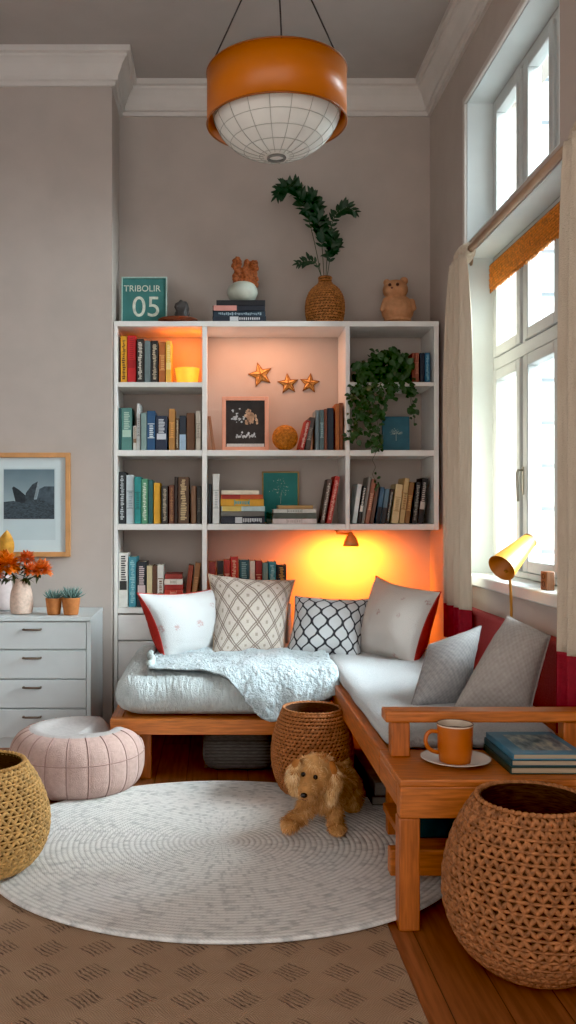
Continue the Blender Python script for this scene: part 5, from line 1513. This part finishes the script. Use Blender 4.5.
# ears
ear_parts = []
ears = []
for lab, top, mid, end in (('ear', D(296.5, 763, 3.17), D(293.5, 776, 3.145), D(295.5, 788, 3.135)), ('ear', D(331, 765, 3.16), D(335, 780, 3.14), D(331, 796, 3.13))):
    em = blob([(top, mid, .016, .024), (mid, end, .024, .018), (end, (.018, .014, .014))], .005, 3)
    for v in em.vertices: pass
    ears.append(mesh_obj('ear', em, mat('#a8682c', .9, .25, 30, .5, 150), dog))
def fur(name, src, n, L, rad, mts, rd, zmin=-1, cond=None, up=0.0, grav=.6):
    me = src.data; me.calc_loop_triangles()
    tris = [t_ for t_ in me.loop_triangles]
    cum = []; s = 0
    for t_ in tris: s += t_.area; cum.append(s)
    import bisect
    mb = MB()
    vs = me.vertices
    for _ in range(n):
        t_ = tris[min(len(tris)-1, bisect.bisect(cum, rd.random()*s))]
        a_, b_ = rd.random(), rd.random()
        if a_+b_ > 1: a_, b_ = 1-a_, 1-b_
        i0, i1, i2 = t_.vertices
        p = vs[i0].co + (vs[i1].co-vs[i0].co)*a_ + (vs[i2].co-vs[i0].co)*b_
        nr = t_.normal
        if cond and not cond(p): continue
        l = L*rd.uniform(.6, 1.25)*(1 if p.z > .03 else .5)
        q = noise.noise_vector(p*28)
        d = (nr*.75 + Vector((q.x, q.y, q.z))*.9 + Vector((0, 0, -grav))).normalized()
        d2 = (d + Vector((0, 0, -grav*.6)) + Vector((q.y, q.z, q.x))*.5).normalized()
        sd_ = d.cross(nr); sd_ = sd_.normalized()*rad if sd_.length > 1e-4 else nr.orthogonal().normalized()*rad
        m_ = p+d*l*.55; e_ = m_+d2*l*.45
        if m_.z < .002 or e_.z < .002: continue
        o_ = len(mb.v); mb.v += [tuple(p-sd_-nr*.001), tuple(p+sd_-nr*.001), tuple(m_+sd_*.7), tuple(m_-sd_*.7), tuple(e_)]
        mi = min(len(mts)-1, int((.5+.5*noise.noise(p*45)+rd.uniform(-.25, .25))*len(mts))); mi = max(0, mi)
        mb.f += [(o_, o_+1, o_+2, o_+3), (o_+3, o_+2, o_+4)]; mb.m += [mi, mi]
    return mb.build(name, mts, dog)
rd = random.Random(8)
F1 = [mat('#b07c4a', .85, .1), mat('#ca9760', .85, .1), mat('#dcb07e', .85, .1)]
F2 = [mat('#c4945e', .85, .1), mat('#dfb680', .85, .1), mat('#efd3a6', .85, .1)]
body = [c for c in dog.children if c.name.startswith('body')][0]
facec = D(308, 783, 3.10)
hc = hd
fur('body_fur', body, 15000, .017, .0011, F1, rd, cond=lambda p: (p-hc).length > .068 and (p-facec).length > .045)
fur('head_fur', body, 7500, .026, .0010, F2, rd, cond=lambda p: p.z > hc.z+.012 and (p-hc).length < .10 and not (p.y < hc.y-.03 and p.z < hc.z+.035), grav=.9)
fur('muzzle_fur', body, 9000, .009, .0009, F1, rd, cond=lambda p: (p-hc).length < .135 and p.z < hc.z+.03 and p.y < hc.y+.03, grav=.4)
for e_ in ears: fur('ear_fur', e_, 1500, .024, .0010, F2, rd, grav=1.3)
def on_face(px, py, y0=2.9):
    # first hit of the camera-free ray along +y near the face
    best = None; tx = D(px, py, 3.12)
    for v in bme.vertices:
        q = v.co
        if (Vector((q.x, q.z))-Vector((tx.x, tx.z))).length < .006 and (best is None or q.y < best): best = q.y
    return Vector((tx.x, (best if best is not None else tx.y)-.002, tx.z))
for px in ((303.3, 774.5), (315, 776)):
    p = on_face(*px); MB().sphere(p+Vector((0, .001, 0)), .0085, 14, 10).build('eye', mat('#140b08', .12, .05), dog)
p = on_face(302.2, 790); MB().sphere(p, (.012, .009, .009), 14, 10).build('nose', mat('#17100d', .25, .1), dog)
p = on_face(304, 796); MB().tube([p+Vector((-.012, .004, .0)), p+Vector((0, -.001, -.004)), p+Vector((.014, .005, .001))], .002, 6).build('mouth', mat('#3a2014', .6, .1), dog)

# ================================================================= LIGHT
def lamp(name, kind, loc, energy, col, **kw):
    l = bpy.data.lights.new(name, kind); l.energy = energy; l.color = col
    for a_, b_ in kw.items(): setattr(l, a_, b_)
    o = bpy.data.objects.new(name, l); COL.objects.link(o); o.location = loc; return o
def aim(o, d): o.rotation_euler = Vector(d).to_track_quat('-Z', 'Y').to_euler()
s1 = lamp('window_daylight', 'SUN', (6, 3, 6), 33.0, (.86, .94, 1.0), angle=math.radians(58)); aim(s1, (-1, .12, -.52))
AMB = (1.0, .19, .010)
wl = lamp('wall_lamp_glow', 'SPOT', (X(351, 5.07), 5.07, bz(530)-.10), 44, AMB, shadow_soft_size=.02, spot_size=math.radians(165), spot_blend=.7); aim(wl, (0, .9, -.5))
a1_ = lamp('shelf_glow', 'AREA', (bx(184), 5.10, TOP0-.004), 1.7, (1, .2, .001), shape='RECTANGLE', size=.18, size_y=.12); aim(a1_, (0, .25, -1))
a2_ = lamp('shelf_glow_centre', 'AREA', (bx(262), 5.06, TOP0-.004), 3.0, (1, .45, .25), shape='RECTANGLE', size=.5, size_y=.12); aim(a2_, (0, .15, -1))

w = bpy.data.worlds.new('sky'); SC.world = w; w.use_nodes = True
nt = w.node_tree; bg = nt.nodes['Background']
tc = nt.nodes.new('ShaderNodeTexCoord'); x, y, z = sep(nt, tc.outputs['Generated'])
mr = nt.nodes.new('ShaderNodeMapRange'); mr.interpolation_type = 'SMOOTHSTEP'
mr.inputs[1].default_value = -.1; mr.inputs[2].default_value = .35; mr.inputs[3].default_value = 0; mr.inputs[4].default_value = 1
nt.links.new(x, mr.inputs[0])
c = mixc(nt, mr.outputs[0], (.62, .565, .52, 1), (.84, .93, 1.0, 1)); nt.links.new(c, bg.inputs['Color'])
nt.links.new(mth(nt, 'ADD', mth(nt, 'MULTIPLY', mr.outputs[0], -.4), 2.15), bg.inputs['Strength'])

# ================================================================= CAMERA
cd = bpy.data.cameras.new('camera'); cam = bpy.data.objects.new('camera', cd); COL.objects.link(cam)
cam.location = (0, 0, EYE); cam.rotation_euler = (PI/2, 0, 0)
cd.sensor_fit = 'VERTICAL'; cd.sensor_height = 36; cd.lens = 36*F/1024
cd.shift_x = (288-CX)/1024; cd.shift_y = (CY-512)/1024
cd.clip_start = .05; cd.clip_end = 100
SC.camera = cam
SC.view_settings.view_transform = 'Standard'
SC.view_settings.look = 'None'
SC.view_settings.exposure = 0.44
SC.view_settings.use_curve_mapping = True
SC.view_settings.curve_mapping.black_level = (.005, .005, .0048)
SC.view_settings.curve_mapping.update()
bpy.context.view_layer.update()
